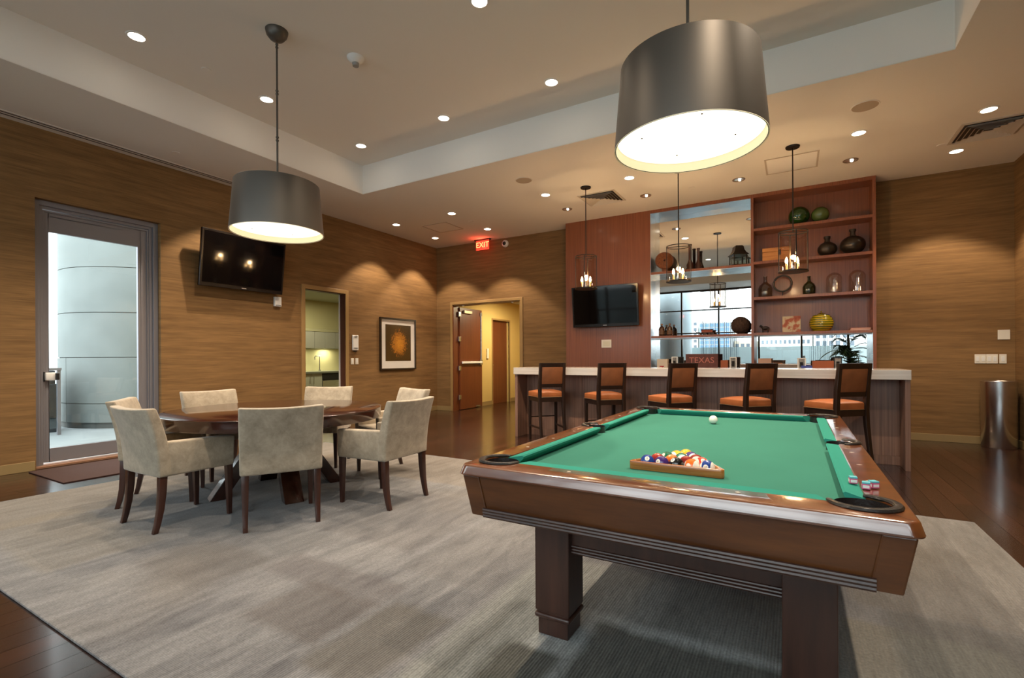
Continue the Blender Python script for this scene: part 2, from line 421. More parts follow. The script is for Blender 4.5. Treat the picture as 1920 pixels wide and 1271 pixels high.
gold_m = flat('gold_inlay', lin(204,160,84), 0.35, metal=0.4)
doorwood_m = wood('door_veneer', lin(92,44,22), lin(118,62,32), axis=2, fine=50, stretch=0.015, rough=0.4, coat=0.1)
corr_m = flat('corridor_paint', lin(206,178,112), 0.8)
concrete_m = flat('concrete_panel', lin(130,138,136), 0.85, var=0.12, vscale=1.6)
joint2_m = flat('concrete_joint', lin(96,100,98), 0.9)
pave_m = flat('terrace_paving', lin(150,156,158), 0.9, var=0.1, vscale=3)
mat_m = flat('entrance_mat', lin(66,42,36), 0.95, var=0.2, vscale=60, bump=0.4, bscale=250)
dl_on = emit('downlight_on', (1.0,0.86,0.66,1), 9.0)
dl_dim = flat('downlight_reflector', lin(230,220,205), 0.15, metal=0.9)

# ------------------------------------------------------------------ room shell
Zc, Zt = 3.80, 4.247
X1, YF = 9.812, -10.9
TX0, TX1, TY0, TY1 = 1.405, 8.446, -9.3, -3.555
WT = 0.12

# floor slab + planks
fl = struct(MB().box(-WT, X1+0.2, YF-0.2, 3.6, -0.12, -0.012).build('floor', joint_m))
RX0, RX1, RY0, RY1 = 1.405, 8.38, -8.13, -4.28
PW, PL = 0.142, 1.86
vis = lambda x, y: (fw.x*(x-7.2594) + fw.y*(y+8.9829))
cells = []
nrow = int(math.ceil(X1 / PW))
for i in range(nrow):
    x0 = i*PW; x1 = min(x0+PW, X1)
    off = (i*0.731 % 1.0) * PL
    y = YF - off
    while y < 0.0:
        ya, yb = max(y, YF), min(y+PL, 0.0)
        y += PL
        if yb - ya < 0.05: continue
        # hidden completely under the rug
        under = x0 >= RX0 and x1 <= RX1 and ya >= RY0 and yb <= RY1
        best = -1
        for yy in (ya+0.02, (ya+yb)/2, yb-0.02):
            for xx in (x0, x1):
                if RX0 < xx < RX1 and RY0 < yy < RY1: continue
                d = vis(xx, yy)
                if d < 0.8: continue
                u = 960 + 910*((xx-7.2594)*r0.x + (yy+8.9829)*r0.y)/d; v = 671 + 910*1.2168/d
                if -40 < u < 1960 and v < 1300:
                    best = max(best, 1.0/d)
        cells.append((best, under, x0, x1, ya, yb))
cells.sort(key=lambda c: -c[0])
pm = {}
rest = MB(); G = 0.0009; count = 0
for (best, under, x0, x1, ya, yb) in cells:
    if best > 0 and count < 290:
        key = (round(x1-x0, 3), round(yb-ya, 3))
        if key not in pm:
            hw, hl = key[0]/2-G, key[1]/2-G
            me = MB().box(-hw, hw, -hl, hl, -0.012, 0.0).mesh('floor_plank'); me.materials.append(plank_m); pm[key] = me
        o = link('floor_plank', pm[key], fl); o.location = ((x0+x1)/2, (ya+yb)/2, 0); count += 1
    else:
        rest.box(x0+G, x1-G, ya+G, yb-G, -0.012, 0.0)
rst = rest.build('plank_field', plank_m, fl); rst['kind'] = 'stuff'
MB().box(0.2, 3.3, 0.0, 3.6, -0.012, 0.0).build('corridor_boards', plank_m, fl)

# ceiling: low soffit ring, tray sides, tray top
T = 0.008
ce = MB()
ce.box(-WT, TX0, YF-0.2, 0.2, Zc, Zc+T); ce.box(TX1, X1+0.2, YF-0.2, 0.2, Zc, Zc+T)
ce.box(TX0, TX1, TY1, 0.2, Zc, Zc+T); ce.box(TX0, TX1, YF-0.2, TY0, Zc, Zc+T)
cl = struct(ce.build('ceiling', ceil_m))
MB().box(TX0-0.1, TX1+0.1, TY0-0.1, TY1+0.1, Zt, Zt+0.1).build('tray_top', ceil_m, cl)
MB().box(TX0-0.1, TX0, TY0-0.1, TY1+0.1, Zc+0.007, Zt).build('tray_fascia', fascia_m, cl)
MB().box(TX1, TX1+0.1, TY0-0.1, TY1+0.1, Zc+0.007, Zt).build('tray_fascia', fascia_m, cl)
MB().box(TX0, TX1, TY1, TY1+0.1, Zc+0.007, Zt).build('tray_fascia', fascia_m, cl)
MB().box(TX0, TX1, TY0-0.1, TY0, Zc+0.007, Zt).build('tray_fascia', fascia_m, cl)

GD0, GD1, GDZ = -6.988, -5.754, 3.025      # glass door recess
KD0, KD1, KDZ = -3.566, -2.697, 2.426      # kitchen doorway
BD0, BD1, BDZ = 0.468, 2.248, 2.44         # corridor double doorway
wl = MB()
wl.box(-WT, 0, YF-0.2, GD0, 0, Zc); wl.box(-WT, 0, GD0, GD1, GDZ, Zc); wl.box(-WT, 0, GD1, KD0, 0, Zc)
wl.box(-WT, 0, KD0, KD1, KDZ, Zc); wl.box(-WT, 0, KD1, 0.2, 0, Zc)
struct(wl.build('wall_left', wall_m))
wb = MB()
wb.box(0, BD0, 0, 0.2, 0, Zc); wb.box(BD0, BD1, 0, 0.2, BDZ, Zc); wb.box(BD1, X1+0.2, 0, 0.2, 0, Zc)
struct(wb.build('wall_back', wall_m))
struct(MB().box(X1, X1+0.2, YF-0.2, 0, 0, Zc).build('wall_right', wall_m))
# window wall behind the camera
struct(MB().box(0, 0.30, YF-0.2, YF, 0, Zc).box(9.65, X1, YF-0.2, YF, 0, Zc).build('wall_front', wall_m))
bb = MB().box(0, 0.014, YF, GD0-0.01, 0, 0.105).box(0, 0.014, GD1, KD0-0.08, 0, 0.105).box(0, 0.014, KD1+0.08, 0, 0, 0.105)
struct(bb.build('baseboard_left', base_m, bevel=0.003))
struct(MB().box(0, BD0-0.07, -0.014, 0, 0, 0.105).box(BD1+0.07, 3.46, -0.014, 0, 0, 0.105).box(8.29, X1, -0.014, 0, 0, 0.105).build('baseboard_back', base_m, bevel=0.003))
struct(MB().box(X1-0.014, X1, YF, -0.014, 0, 0.105).build('baseboard_right', base_m, bevel=0.003))

# windows behind the camera (seen in the bar mirror)
wf = struct(MB().box(0.30, 9.65, YF-0.14, YF-0.02, 0.0, 0.10).box(0.30, 9.65, YF-0.14, YF-0.02, 3.74, 3.80).build('window_1', darkmetal_m))
cols = [0.30, 0.74, 2.09, 3.44, 4.79, 6.15, 7.49, 8.84, 9.65]
rows_ = [0.10, 0.95, 2.13, 3.02, 3.74]
for x in cols: MB().box(x-0.03, x+0.03, YF-0.16, YF-0.02, 0.10, 3.74).build('mullion', darkmetal_m, wf)
for z in rows_[1:-1]:
    for a, b_ in zip(cols[:-1], cols[1:]): MB().box(a+0.03, b_-0.03, YF-0.13, YF-0.04, z-0.022, z+0.022).build('transom', darkmetal_m, wf)
for a, b_ in zip(cols[:-1], cols[1:]):
    for c_, d_ in zip(rows_[:-1], rows_[1:]):
        MB().box(a+0.03, b_-0.03, YF-0.09, YF-0.082, c_+0.02, d_-0.02).build('pane', glass_m, wf)

# glass entrance door in the left wall
gd = thing('glass_door', 'tall aluminium framed glass door to the terrace', 'door', (-0.10, (GD0+GD1)/2, 0))
hw = (GD1-GD0)/2
def dframe(mb, y0, y1, z0, z1, t, xa, xb, tb=None):
    tb = t if tb is None else tb
    mb.box(xa, xb, y0, y0+t, z0, z1); mb.box(xa, xb, y1-t, y1, z0, z1); mb.box(xa, xb, y0+t, y1-t, z1-t, z1)
    if tb > 0: mb.box(xa, xb, y0+t, y1-t, z0, z0+tb)
    return mb
dframe(MB(), -hw, hw, 0, GDZ-0.002, 0.055, -0.12, 0.03, 0).build('outer_frame', alu_m, gd, bevel=0.003)
dframe(MB(), -hw+0.055, hw-0.055, 0.0, GDZ-0.055, 0.035, -0.10, 0.0, 0).build('inner_frame', alu_m, gd, bevel=0.003)
dframe(MB(), -hw+0.092, hw-0.092, 0.055, GDZ-0.098, 0.018, -0.09, -0.012, 0).build('stop_bead', alu_m, gd)
lf = dframe(MB(), -hw+0.09, hw-0.12, 0.05, GDZ-0.10, 0.058, -0.075, -0.03, 0.155)
lf.box(-0.075, -0.03, hw-0.12-0.085, hw-0.12-0.058, 0.205, GDZ-0.158)
lf.box(-0.075, -0.03, -hw+0.148, hw-0.205, 2.69, GDZ-0.158)
lf.box(-0.075, -0.03, hw-0.12, hw-0.09, 0.05, GDZ-0.10)
lf.build('door_leaf', alu_m, gd, bevel=0.003)
MB().box(-0.058, -0.048, -hw+0.14, hw-0.195, 0.20, 2.70).build('door_glass', glass_m, gd)
MB().box(-0.12, 0.08, -hw, hw, 0.0, 0.028).build('threshold', flat('threshold_metal', lin(176,132,104), 0.35, metal=0.5), gd, bevel=0.004)
hd = MB().box(-0.03, 0.03, -hw+0.105, -hw+0.205, 0.985, 1.075).build('door_pull', white_m, gd, bevel=0.012, smooth=True)
MB().box(0.006, 0.05, -hw+0.185, -hw+0.22, 0.99, 1.07).build('pull_grip', black_m, hd, bevel=0.006)
MB().box(-0.03, -0.006, -hw+0.092, -hw+0.108, 0.975, 1.085).build('pull_plate', black_m, hd, bevel=0.003)
tag(MB().box(0.09, 1.035, -7.075, -5.60, 0.0005, 0.012).build('entrance_mat', mat_m, bevel=0.004), 'dark brown entrance mat on the floor before the glass door', 'mat')

# kitchen doorway frame
def doorframe_x(name, y0, y1, z, wdt, xf, xb):
    o = MB()
    o.box(xb, xf, y0-wdt, y0, 0, z+wdt); o.box(xb, xf, y1, y1+wdt, 0, z+wdt); o.box(xb, xf, y0, y1, z, z+wdt)
    return o.build(name, frame_m, bevel=0.004)
struct(doorframe_x('door_1', KD0, KD1, KDZ, 0.07, 0.018, -0.002))
d1 = bpy.data.objects['door_1']
MB().box(-WT, 0, KD1-0.014, KD1-0.001, 0, KDZ).build('jamb_liner', flat('dark_jamb', lin(82,44,34), 0.4), d1)
MB().box(-WT-0.02, -WT, KD1-0.035, KD1-0.001, 0, KDZ).build('seal_strip', white_m, d1)
MB().box(-WT, 0, KD0, KD1, KDZ-0.014, KDZ-0.001).build('head_liner', flat('dark_head', lin(74,50,30), 0.5), d1)
MB().box(-WT, 0, KD0+0.001, KD0+0.014, 0, KDZ).build('jamb_liner', frame_m, d1)

# corridor double doorway frame, open leaf
dfm = MB()
dfm.box(BD0-0.065, BD0, -0.018, 0.002, 0, BDZ+0.06); dfm.box(BD1, BD1+0.065, -0.018, 0.002, 0, BDZ+0.06); dfm.box(BD0, BD1, -0.018, 0.002, BDZ, BDZ+0.06)
d2 = struct(dfm.build('door_2', frame_m, bevel=0.004))
MB().box(BD0, BD0+0.02, 0.0, 0.2, 0, BDZ).build('jamb_liner', doorwood_m, d2)
MB().box(BD1-0.02, BD1, 0.0, 0.2, 0, BDZ).build('jamb_liner', frame_m, d2)
MB().box(BD0, BD1, 0.0, 0.2, BDZ-0.02, BDZ).build('head_liner', frame_m, d2)
for px in (0.72, 2.02):
    MB().cyl(px, 0.06, BDZ-0.045, BDZ-0.02, 0.022, 0.03, 12).build('door_bumper', white_m, d2, smooth=True)
ld = thing('corridor_door', 'open reddish brown door leaf with push bar in the corridor doorway', 'door', (0.50, 0.20, 0))
MB().box(-0.022, 0.022, 0.0, 0.92, 0.012, 2.40).build('leaf', doorwood_m, ld, bevel=0.002)
for z in (0.30, 0.98, 1.66, 2.24):
    MB().box(0.0, 0.034, -0.052, 0.03, z-0.055, z+0.055).build('hinge', steel_m, ld, bevel=0.003)
pb = MB().box(0.03, 0.075, 0.05, 0.86, 1.085, 1.135).build('push_bar', white_m, ld, bevel=0.008)
MB().box(0.022, 0.06, 0.80, 0.90, 1.05, 1.17).build('latch_case', steel_m, pb, bevel=0.004)
MB().box(0.022, 0.07, 0.12, 0.44, 2.27, 2.34).build('door_closer', flat('closer_metal', lin(190,176,150), 0.35, metal=0.5), ld, bevel=0.006)
MB().cyl(0.035, 0.865, 1.13, 2.30, 0.010, n=8).build('vertical_rod', steel_m, ld)
MB().box(0.022, 0.05, 0.83, 0.90, 2.26, 2.34).build('top_latch', steel_m, ld, bevel=0.004)
MB().box(0.023, 0.03, 0.64, 0.82, 0.03, 0.06).build('floor_latch', steel_m, ld)
# corridor shell beyond
CX0 = 0.40
cw = struct(MB().box(CX0-0.15, CX0, 0.2, 1.80, 0, 2.75).box(CX0-0.15, CX0, 2.66, 3.6, 0, 2.75).box(CX0-0.15, CX0, 1.80, 2.66, 2.22, 2.75).build('wall_corridor_left', corr_m))
struct(MB().box(0.25, 3.45, 3.6, 3.75, -0.1, 2.75).build('wall_corridor_end', corr_m))
struct(MB().box(3.30, 3.45, 0.2, 3.6, -0.1, 2.75).build('wall_corridor_right', corr_m))
struct(MB().box(0.25, 3.45, 0.2, 3.75, 2.75, 2.85).build('ceiling_corridor', ceil_m))
struct(MB().box(CX0, CX0+0.014, 0.2, 1.76, 0, 0.10).box(CX0, CX0+0.014, 2.70, 3.6, 0, 0.10).build('baseboard_corridor', base_m))
d3 = struct(MB().box(CX0-0.02, CX0+0.015, 1.76, 1.80, 0, 2.26).box(CX0-0.02, CX0+0.015, 2.66, 2.70, 0, 2.26).box(CX0-0.02, CX0+0.015, 1.80, 2.66, 2.22, 2.26).build('door_3', frame_m))
MB().box(CX0-0.15, CX0-0.08, 1.80, 2.66, 0.0, 2.22).build('leaf', doorwood_m, d3)
MB().box(CX0-0.08, CX0+0.0, 1.83, 1.86, 1.02, 1.05).build('door_handle', steel_m, d3)
tag(MB().box(CX0, CX0+0.03, 1.50, 1.58, 1.20, 1.46).build('door_intercom', plate_m, bevel=0.006), 'small cream intercom on the corridor wall beside the inner door', 'intercom')
lamp('corridor_ceiling_light', 'AREA', (1.6, 1.6, 2.70), 34, (1.0,0.82,0.5), None, 0.5)

# kitchen beyond the left doorway
kx = -3.0
kcr = flat('kitchen_wall_paint', lin(196,186,140), 0.8); kcl = flat('kitchen_ceiling_paint', lin(170,170,150), 0.9)
struct(MB().box(kx-0.15, kx, -4.6, 0.4, 0, 2.66).build('wall_kitchen_far', kcr))
struct(MB().box(kx, -WT, -4.6, -4.45, 0, 2.66).build('wall_kitchen_near', kcr))
struct(MB().box(kx, -WT, 0.25, 0.4, 0, 2.66).build('wall_kitchen_end', kcr))
struct(MB().box(kx-0.15, -WT, -4.6, 0.4, 2.66, 2.76).build('ceiling_kitchen', kcl))
struct(MB().box(kx-0.15, -WT, -4.6, 0.4, -0.1, 0.0).build('floor_kitchen', flat('kitchen_floor', lin(150,140,120), 0.4)))
cab_m = flat('kitchen_cabinet_laminate', lin(178,176,156), 0.4)
uc_m = flat('kitchen_upper_laminate', lin(146,142,128), 0.4)
for k in (1, 2, 3, 4):
    y0 = -3.12 + k*0.6
    uc = thing('kitchen_wall_cabinet', 'grey kitchen wall cabinet above the worktop, %s of four' % ('','leftmost','second from left','third from left','rightmost')[k], 'cabinet', (kx, y0, 1.467), 0, 'kitchen wall cabinets')
    MB().box(0, 0.33, 0.002, 0.598, 0, 0.405).build('cabinet_body', uc_m, uc)
    for s in (0, 1): MB().box(0.332, 0.35, 0.004+s*0.298, 0.298+s*0.298, 0.004, 0.401).build('cabinet_door', uc_m, uc, bevel=0.002)
uf = struct(MB().box(kx, kx+0.36, -2.53, -0.11, 1.874, 1.935).build('trim_1', flat('kitchen_trim', lin(150,142,108), 0.6)))
for k in (1, 2, 3, 4):
    y0 = -3.12 + k*0.6
    if k == 3:
        dw = thing('dishwasher', 'stainless dishwasher with black control panel under the kitchen counter', 'dishwasher', (kx, y0, 0))
        MB().box(0, 0.60, 0.004, 0.596, 0.08, 0.88).build('appliance_body', grey_m, dw)
        MB().box(0.602, 0.625, 0.006, 0.594, 0.10, 0.70).build('appliance_door', steel_m, dw, bevel=0.003)
        MB().box(0.602, 0.63, 0.006, 0.594, 0.71, 0.87).build('control_panel', black_m, dw, bevel=0.003)
        continue
    bc = thing('kitchen_base_cabinet', 'pale kitchen base cabinet %s' % ('','at the left end under the worktop','left of the dishwasher under the worktop','','right of the dishwasher under the worktop')[k], 'cabinet', (kx, y0, 0), 0, 'kitchen base cabinets')
    MB().box(0, 0.60, 0.002, 0.598, 0.09, 0.88).build('cabinet_body', cab_m, bc)
    for s in (0, 1):
        dr = MB().box(0.602, 0.62, 0.004+s*0.298, 0.298+s*0.298, 0.10, 0.876).build('cabinet_door', cab_m, bc, bevel=0.002)
        MB().cyl(0.645, 0.25+s*0.10, 0.64, 0.80, 0.006, n=8).build('handle', steel_m, dr)
tag(MB().box(kx, kx+0.65, -2.53, -0.11, 0.88, 0.92).build('kitchen_worktop', flat('kitchen_worktop', lin(120,120,104), 0.3)), 'grey kitchen worktop seen through the doorway', 'worktop')
fa = thing('kitchen_faucet', 'slim chrome gooseneck faucet on the kitchen worktop', 'faucet', (kx+0.18, -1.05, 0.92))
MB().cyl(0,0,0,0.03,0.03).build('base', steel_m, fa, smooth=True)
MB().tube([(0,0,0.02),(0,0,0.34),(0.01,0.02,0.36),(0.03,-0.14,0.365),(0.04,-0.17,0.34),(0.04,-0.17,0.28)],0.012,8).build('spout', steel_m, fa, smooth=True)
lamp('kitchen_ceiling_light', 'AREA', (-1.7, -1.8, 2.62), 16, (1.0,0.96,0.68), None, 0.6)
for q_ in range(3): lamp('under_cabinet_light', 'AREA', (kx+0.2, -2.4+q_*0.8, 1.455), 2.2, (1.0,0.97,0.66), None, 0.12)

# ------------------------------------------------------------------ rug
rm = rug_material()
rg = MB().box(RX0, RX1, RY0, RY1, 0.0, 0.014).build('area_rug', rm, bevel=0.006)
tag(rg, 'large grey beige rug with blocky woven pattern under both tables', 'rug')
RZ = 0.0142

# ------------------------------------------------------------------ pool table
PC = (6.8275, -6.155)
pt = thing('pool_table', 'dark wooden pool table with green cloth', 'pool table', (PC[0], PC[1], RZ))
HX, HY = 0.716, 1.289; PX, PY = 0.562, 1.108; WX, WY = 0.612, 1.158; ZT = 0.786
ZB = ZT - 0.040
pockets = [(sx*(PX+0.035), sy*(PY+0.035), 0.070) for sx in (-1,1) for sy in (-1,1)] + [(sx*(PX+0.062), 0.0, 0.060) for sx in (-1,1)]
def rect_r(a, hx, hy):
    c, s = abs(math.cos(a)), abs(math.sin(a))
    return min(hx/c if c > 1e-9 else 1e9, hy/s if s > 1e-9 else 1e9)
def circ(a, p):
    dx, dy = math.cos(a), math.sin(a); b_ = p[0]*dx + p[1]*dy; d = b_*b_ - (p[0]**2 + p[1]**2 - p[2]**2)
    if d < 0 or b_ < 0: return None
    q = math.sqrt(d); return b_-q, b_+q
angs = set(2*PI*i/720 for i in range(720))
for hx, hy in ((HX,HY),(WX,WY),(HX-0.028,HY-0.028)):
    for sx in (-1,1):
        for sy in (-1,1): angs.add(math.atan2(sy*hy, sx*hx) % (2*PI))
for sx in (-1,1):
    for sy in (-1,1):
        for k in range(9):
            q = PI/2*k/8; angs.add(math.atan2(sy*(HY-0.035+0.035*math.sin(q)), sx*(HX-0.035+0.035*math.cos(q))) % (2*PI))
for p in pockets:
    a0 = math.atan2(p[1], p[0]); d = math.hypot(p[0], p[1]); w_ = math.asin(p[2]/d)
    for k in range(-24, 25): angs.add((a0 + w_*math.sin(PI/2*k/24)*0.9999) % (2*PI))
angs = sorted(angs)
def rin(a, hx=WX, hy=WY, grow=0.0):
    r = rect_r(a, hx, hy)
    for p in pockets:
        q = circ(a, (p[0], p[1], p[2]+grow))
        if q: r = max(r, q[1])
    return r
def rbed(a):
    r = rect_r(a, WX-0.005, WY-0.005)
    for p in pockets:
        q = circ(a, p)
        if q: r = min(r, q[0])
    return r
def rr_(a, hx, hy, rad=0.035):
    r = rect_r(a, hx, hy); x, y = abs(r*math.cos(a)), abs(r*math.sin(a)); cx_, cy_ = hx-rad, hy-rad
    if x > cx_ and y > cy_:
        dx, dy = abs(math.cos(a)), abs(math.sin(a)); b_ = cx_*dx+cy_*dy; r = b_ + math.sqrt(max(0.0, b_*b_ - (cx_*cx_+cy_*cy_-rad*rad)))
    return r
def ro(i, z): return lambda a: (rr_(a, HX-i, HY-i), ZT-z)
rings = [lambda a: (rin(a), ZT-0.09), lambda a: (rin(a), ZT-0.003), lambda a: (rin(a)+0.004, ZT), ro(0.016, 0.0), ro(0.011, 0.0015), ro(0.0085, 0.005),
         ro(0.0015, 0.030), ro(0.0, 0.034), ro(0.001, 0.038), ro(0.007, 0.041), ro(0.045, 0.041), ro(0.045, 0.09)]
def ringmesh(rings, angs, closed):
    mb = MB(); n = len(angs); m = len(rings); vs = []
    for a in angs:
        for g in rings:
            r, z = g(a); vs.append((r*math.cos(a), r*math.sin(a), z))
    fs = []
    for i in range(n):
        j = (i+1) % n
        for k in range(m if closed else m-1):
            l_ = (k+1) % m
            fs.append((i*m+k, j*m+k, j*m+l_, i*m+l_))
    mb.add(vs, fs); return mb
ringmesh(rings, angs, True).build('rail', rail_m, pt, smooth=True)
bedm = MB(); n_ = len(angs)
bedm.add([(0,0,ZB)] + [(rbed(a)*math.cos(a), rbed(a)*math.sin(a), ZB) for a in angs] + [(rbed(a)*math.cos(a), rbed(a)*math.sin(a), ZB-0.04) for a in angs],
         [(0, 1+i, 1+(i+1) % n_) for i in range(n_)] + [(1+i, 1+n_+i, 1+n_+(i+1) % n_, 1+(i+1) % n_) for i in range(n_)])
bedm.build('cloth_bed', cloth_m, pt)
# cushions
def cushion(ax, ay, bx, by, nx, ny, c0, c1):
    # back edge from a to b, nose offset along n by 0.052, ends cut by c0, c1
    d = Vector((bx-ax, by-ay)); L = d.length; d /= L; nn = Vector((nx, ny))
    def P(t, off, z): q = Vector((ax, ay)) + d*t + nn*off; return (q.x, q.y, z)
    prof = [(0.0, ZT-0.004, 0), (0.046, ZT+0.002, 0.88), (0.052, ZT-0.003, 1.0), (0.050, ZT-0.012, 0.96), (0.026, ZB+0.001, 0.5), (0.0, ZB+0.001, 0)]
    m = len(prof)
    vs = [P(c0*f_, o_, z_) for o_, z_, f_ in prof] + [P(L-c1*f_, o_, z_) for o_, z_, f_ in prof]
    MB().add(vs, [tuple(range(m)), tuple(range(2*m-1, m-1, -1))] + [(i, m+i, m+(i+1) % m, (i+1) % m) for i in range(m)]).build('cushion', cush_m, pt)
cg = 0.052
for s in (-1, 1):
    cushion(-(PX-0.035), s*WY, PX-0.035, s*WY, 0, -s, 0.045, 0.045)
    for t in (-1, 1):
        a_, b_ = 0.062, PY-0.035
        cushion(s*WX, t*a_, s*WX, t*b_, -s, 0, 0.018, 0.045)
# pockets: bowl + leather collar
for p in pockets:
    bw = MB().lathe([(p[2]-0.001, ZT-0.004), (p[2]-0.001, ZT-0.09), (p[2]*0.7, ZT-0.15), (0, ZT-0.16)], 24, (p[0], p[1], 0)).build('pocket', pocket_m, pt, smooth=True)
    a0 = math.atan2(p[1], p[0]); side = abs(p[1]) < 1e-6
    if side: a0 = 0 if p[0] > 0 else PI
    else: a0 = math.atan2(math.copysign(1, p[1]), math.copysign(1, p[0]))
    span = R(82) if side else R(128)
    pa = []; 
    for k in range(25):
        a = a0 - span + 2*span*k/24
        pa.append((p[0]+(p[2]+0.012)*math.cos(a), p[1]+(p[2]+0.012)*math.sin(a), ZT+0.003))
    rad = [0.013*(0.55+0.45*math.sin(PI*k/24)**0.5) for k in range(25)]
    MB().tube(pa, rad, 8, flat=0.65).build('pocket_collar', pocket_m, bw, smooth=True)
# sights
def diamond(x, y, a, b_):
    MB().prism([(x-a,y),(x,y-b_),(x+a,y),(x,y+b_)], ZT+0.0001, ZT+0.0008).build('sight', pearl_m, pt)
for k in (1,2,3):
    for s in (-1, 1):
        if not (s == -1 and k == 2): diamond(-PX + k*2*PX/4, s*(WY+0.034), 0.008, 0.006)
for k in (1,2,3,5,6,7):
    for s in (-1, 1): diamond(s*(WX+0.034), -PY + k*2*PY/8, 0.009, 0.005)
# maker's inlay on the near rail: gold lens with raised centre
lx, ly = 0.0, -(WY+0.036)
il = MB().prism([(lx-0.05,ly),(lx-0.02,ly-0.006),(lx,ly-0.011),(lx+0.02,ly-0.006),(lx+0.05,ly),(lx+0.02,ly+0.006),(lx,ly+0.011),(lx-0.02,ly+0.006)], ZT+0.0001, ZT+0.0009).build('maker_inlay', gold_m, pt)
MB().prism([(lx-0.036,ly-0.001),(lx-0.012,ly-0.004),(lx+0.012,ly-0.004),(lx+0.036,ly-0.001),(lx+0.03,ly+0.003),(lx-0.03,ly+0.003)], ZT+0.0009, ZT+0.0013).build('inlay_script', flat('inlay_dark', lin(70,36,16), 0.4), il)
# rail joints at the corners
for sx in (-1,1):
    for sy in (-1,1):
        p = (sx*(PX+0.035), sy*(PY+0.035)); q = (sx*(HX-0.026), sy*(HY-0.026))
        d = Vector((q[0]-p[0], q[1]-p[1])).normalized(); a_ = (p[0]+d.x*0.088, p[1]+d.y*0.088); nx, ny = -d.y*0.0008, d.x*0.0008
        MB().prism([(a_[0]-nx,a_[1]-ny),(q[0]-nx,q[1]-ny),(q[0]+nx,q[1]+ny),(a_[0]+nx,a_[1]+ny)], ZT-0.002, ZT+0.0002).build('rail_joint', black_m, pt)
# cabinet
def frust(mb, x0, x1, y0, y1, z0, z1, ix0, ix1, iy0, iy1):
    return mb.hexa([(ix0,iy0,z0),(ix1,iy0,z0),(ix1,iy1,z0),(ix0,iy1,z0)], [(x0,y0,z1),(x1,y0,z1),(x1,y1,z1),(x0,y1,z1)])
bx, by, cb_, ct_ = HX-0.016, HY-0.016, 0.592, ZT-0.041
tp = 0.026
frust(MB(), -bx+0.006, bx-0.006, -by+0.006, by-0.006, cb_, ct_, -bx+0.006+tp, bx-0.006-tp, -by+0.006+tp, by-0.006-tp).build('cabinet', pool_m, pt)
cwid = 0.075
for sx in (-1,1):
    for sy in (-1,1):
        xs = sorted((sx*bx, sx*(bx-cwid))); ys = sorted((sy*by, sy*(by-cwid)))
        xi = sorted((sx*(bx-tp), sx*(bx-tp-cwid))); yi = sorted((sy*(by-tp), sy*(by-tp-cwid)))
        frust(MB(), xs[0], xs[1], ys[0], ys[1], cb_-0.008, ct_, xi[0], xi[1], yi[0], yi[1]).build('corner_post', pool_m, pt, bevel=0.005)
zz = [cb_-0.002, cb_+0.010, cb_+0.022]
for k, z in enumerate(zz):
    e = tp - 0.004 - k*0.002
    for s in (-1,1):
        MB().tube([(-bx+cwid+0.01, s*(by-e), z),(bx-cwid-0.01, s*(by-e), z)], 0.0075, 8).build('cabinet_moulding', poolleg_m, pt, smooth=True)
        MB().tube([(s*(bx-e), -by+cwid+0.01, z),(s*(bx-e), by-cwid-0.01, z)], 0.0075, 8).build('cabinet_moulding', poolleg_m, pt, smooth=True)
LX, LY = 0.472, 0.865
for sx in (-1,1):
    for sy in (-1,1):
        lg = MB().box(sx*LX-0.08, sx*LX+0.08, sy*LY-0.08, sy*LY+0.08, 0.105, cb_+0.01).build('leg', poolleg_m, pt, bevel=0.004)
        MB().box(sx*LX-0.070, sx*LX+0.070, sy*LY-0.070, sy*LY+0.070, 0.0, 0.075).build('foot', poolleg_m, lg, bevel=0.003)
        MB().box(sx*LX-0.084, sx*LX+0.084, sy*LY-0.084, sy*LY+0.084, 0.073, 0.096).build('foot_bead', poolleg_m, lg, bevel=0.0105, seg=3, smooth=True)
        MB().box(sx*LX-0.074, sx*LX+0.074, sy*LY-0.074, sy*LY+0.074, 0.094, 0.107).build('foot_neck', poolleg_m, lg)
for s in (-1,1):
    b1 = MB().box(-LX+0.08, LX-0.08, s*LY-0.045, s*LY+0.045, 0.365, cb_+0.01).build('stretcher', poolleg_m, pt)
    b2 = MB().box(s*LX-0.045, s*LX+0.045, -LY+0.08, LY-0.08, 0.365, cb_+0.01).build('stretcher', poolleg_m, pt)
    for k in range(3):
        z = 0.372 + k*0.0125
        for t in (-1,1):
            MB().tube([(-LX+0.08, s*LY+t*0.046, z),(LX-0.08, s*LY+t*0.046, z)], 0.0065, 8).build('moulding_bead', poolleg_m, b1, smooth=True)
            MB().tube([(s*LX+t*0.046, -LY+0.08, z),(s*LX+t*0.046, LY-0.08, z)], 0.0065, 8).build('moulding_bead', poolleg_m, b2, smooth=True)

ZBW = RZ + ZB            # cloth height in the world
BR_ = 0.0286
YEL, BLU, RED, PUR, ORA, GRN, MAR = lin(236,176,30), lin(34,66,142), lin(200,58,36), lin(66,38,108), lin(232,110,34), lin(24,100,66), lin(136,36,28)
ink = flat('ball_number', (0.01,0.01,0.012,1), 0.3)
def make_ball(name, col, stripe, label, loc, pole, num=None):
    me = MB().sphere((0,0,0), BR_, 28, 18).mesh(name, smooth=True); me.materials.append(ball_material(name+'_resin', col, stripe))
    o = link(name, me); o.location = loc; o.rotation_euler = Vector(pole).to_track_quat('Z', 'Y').to_euler(); num and txt(num, 'number', ink, o, (0,0,BR_-0.0004), (0,0,0), 0.011, 0.0006); tag(o, label, 'ball', 'billiard balls in the rack' if name != 'cue_ball' else None); return o
cu = make_ball('cue_ball', lin(244,240,226), False, 'white cue ball alone on the green cloth', (6.782, -5.44, ZBW+BR_), (0,0,1))
BLK = (0.008,0.008,0.009,1)
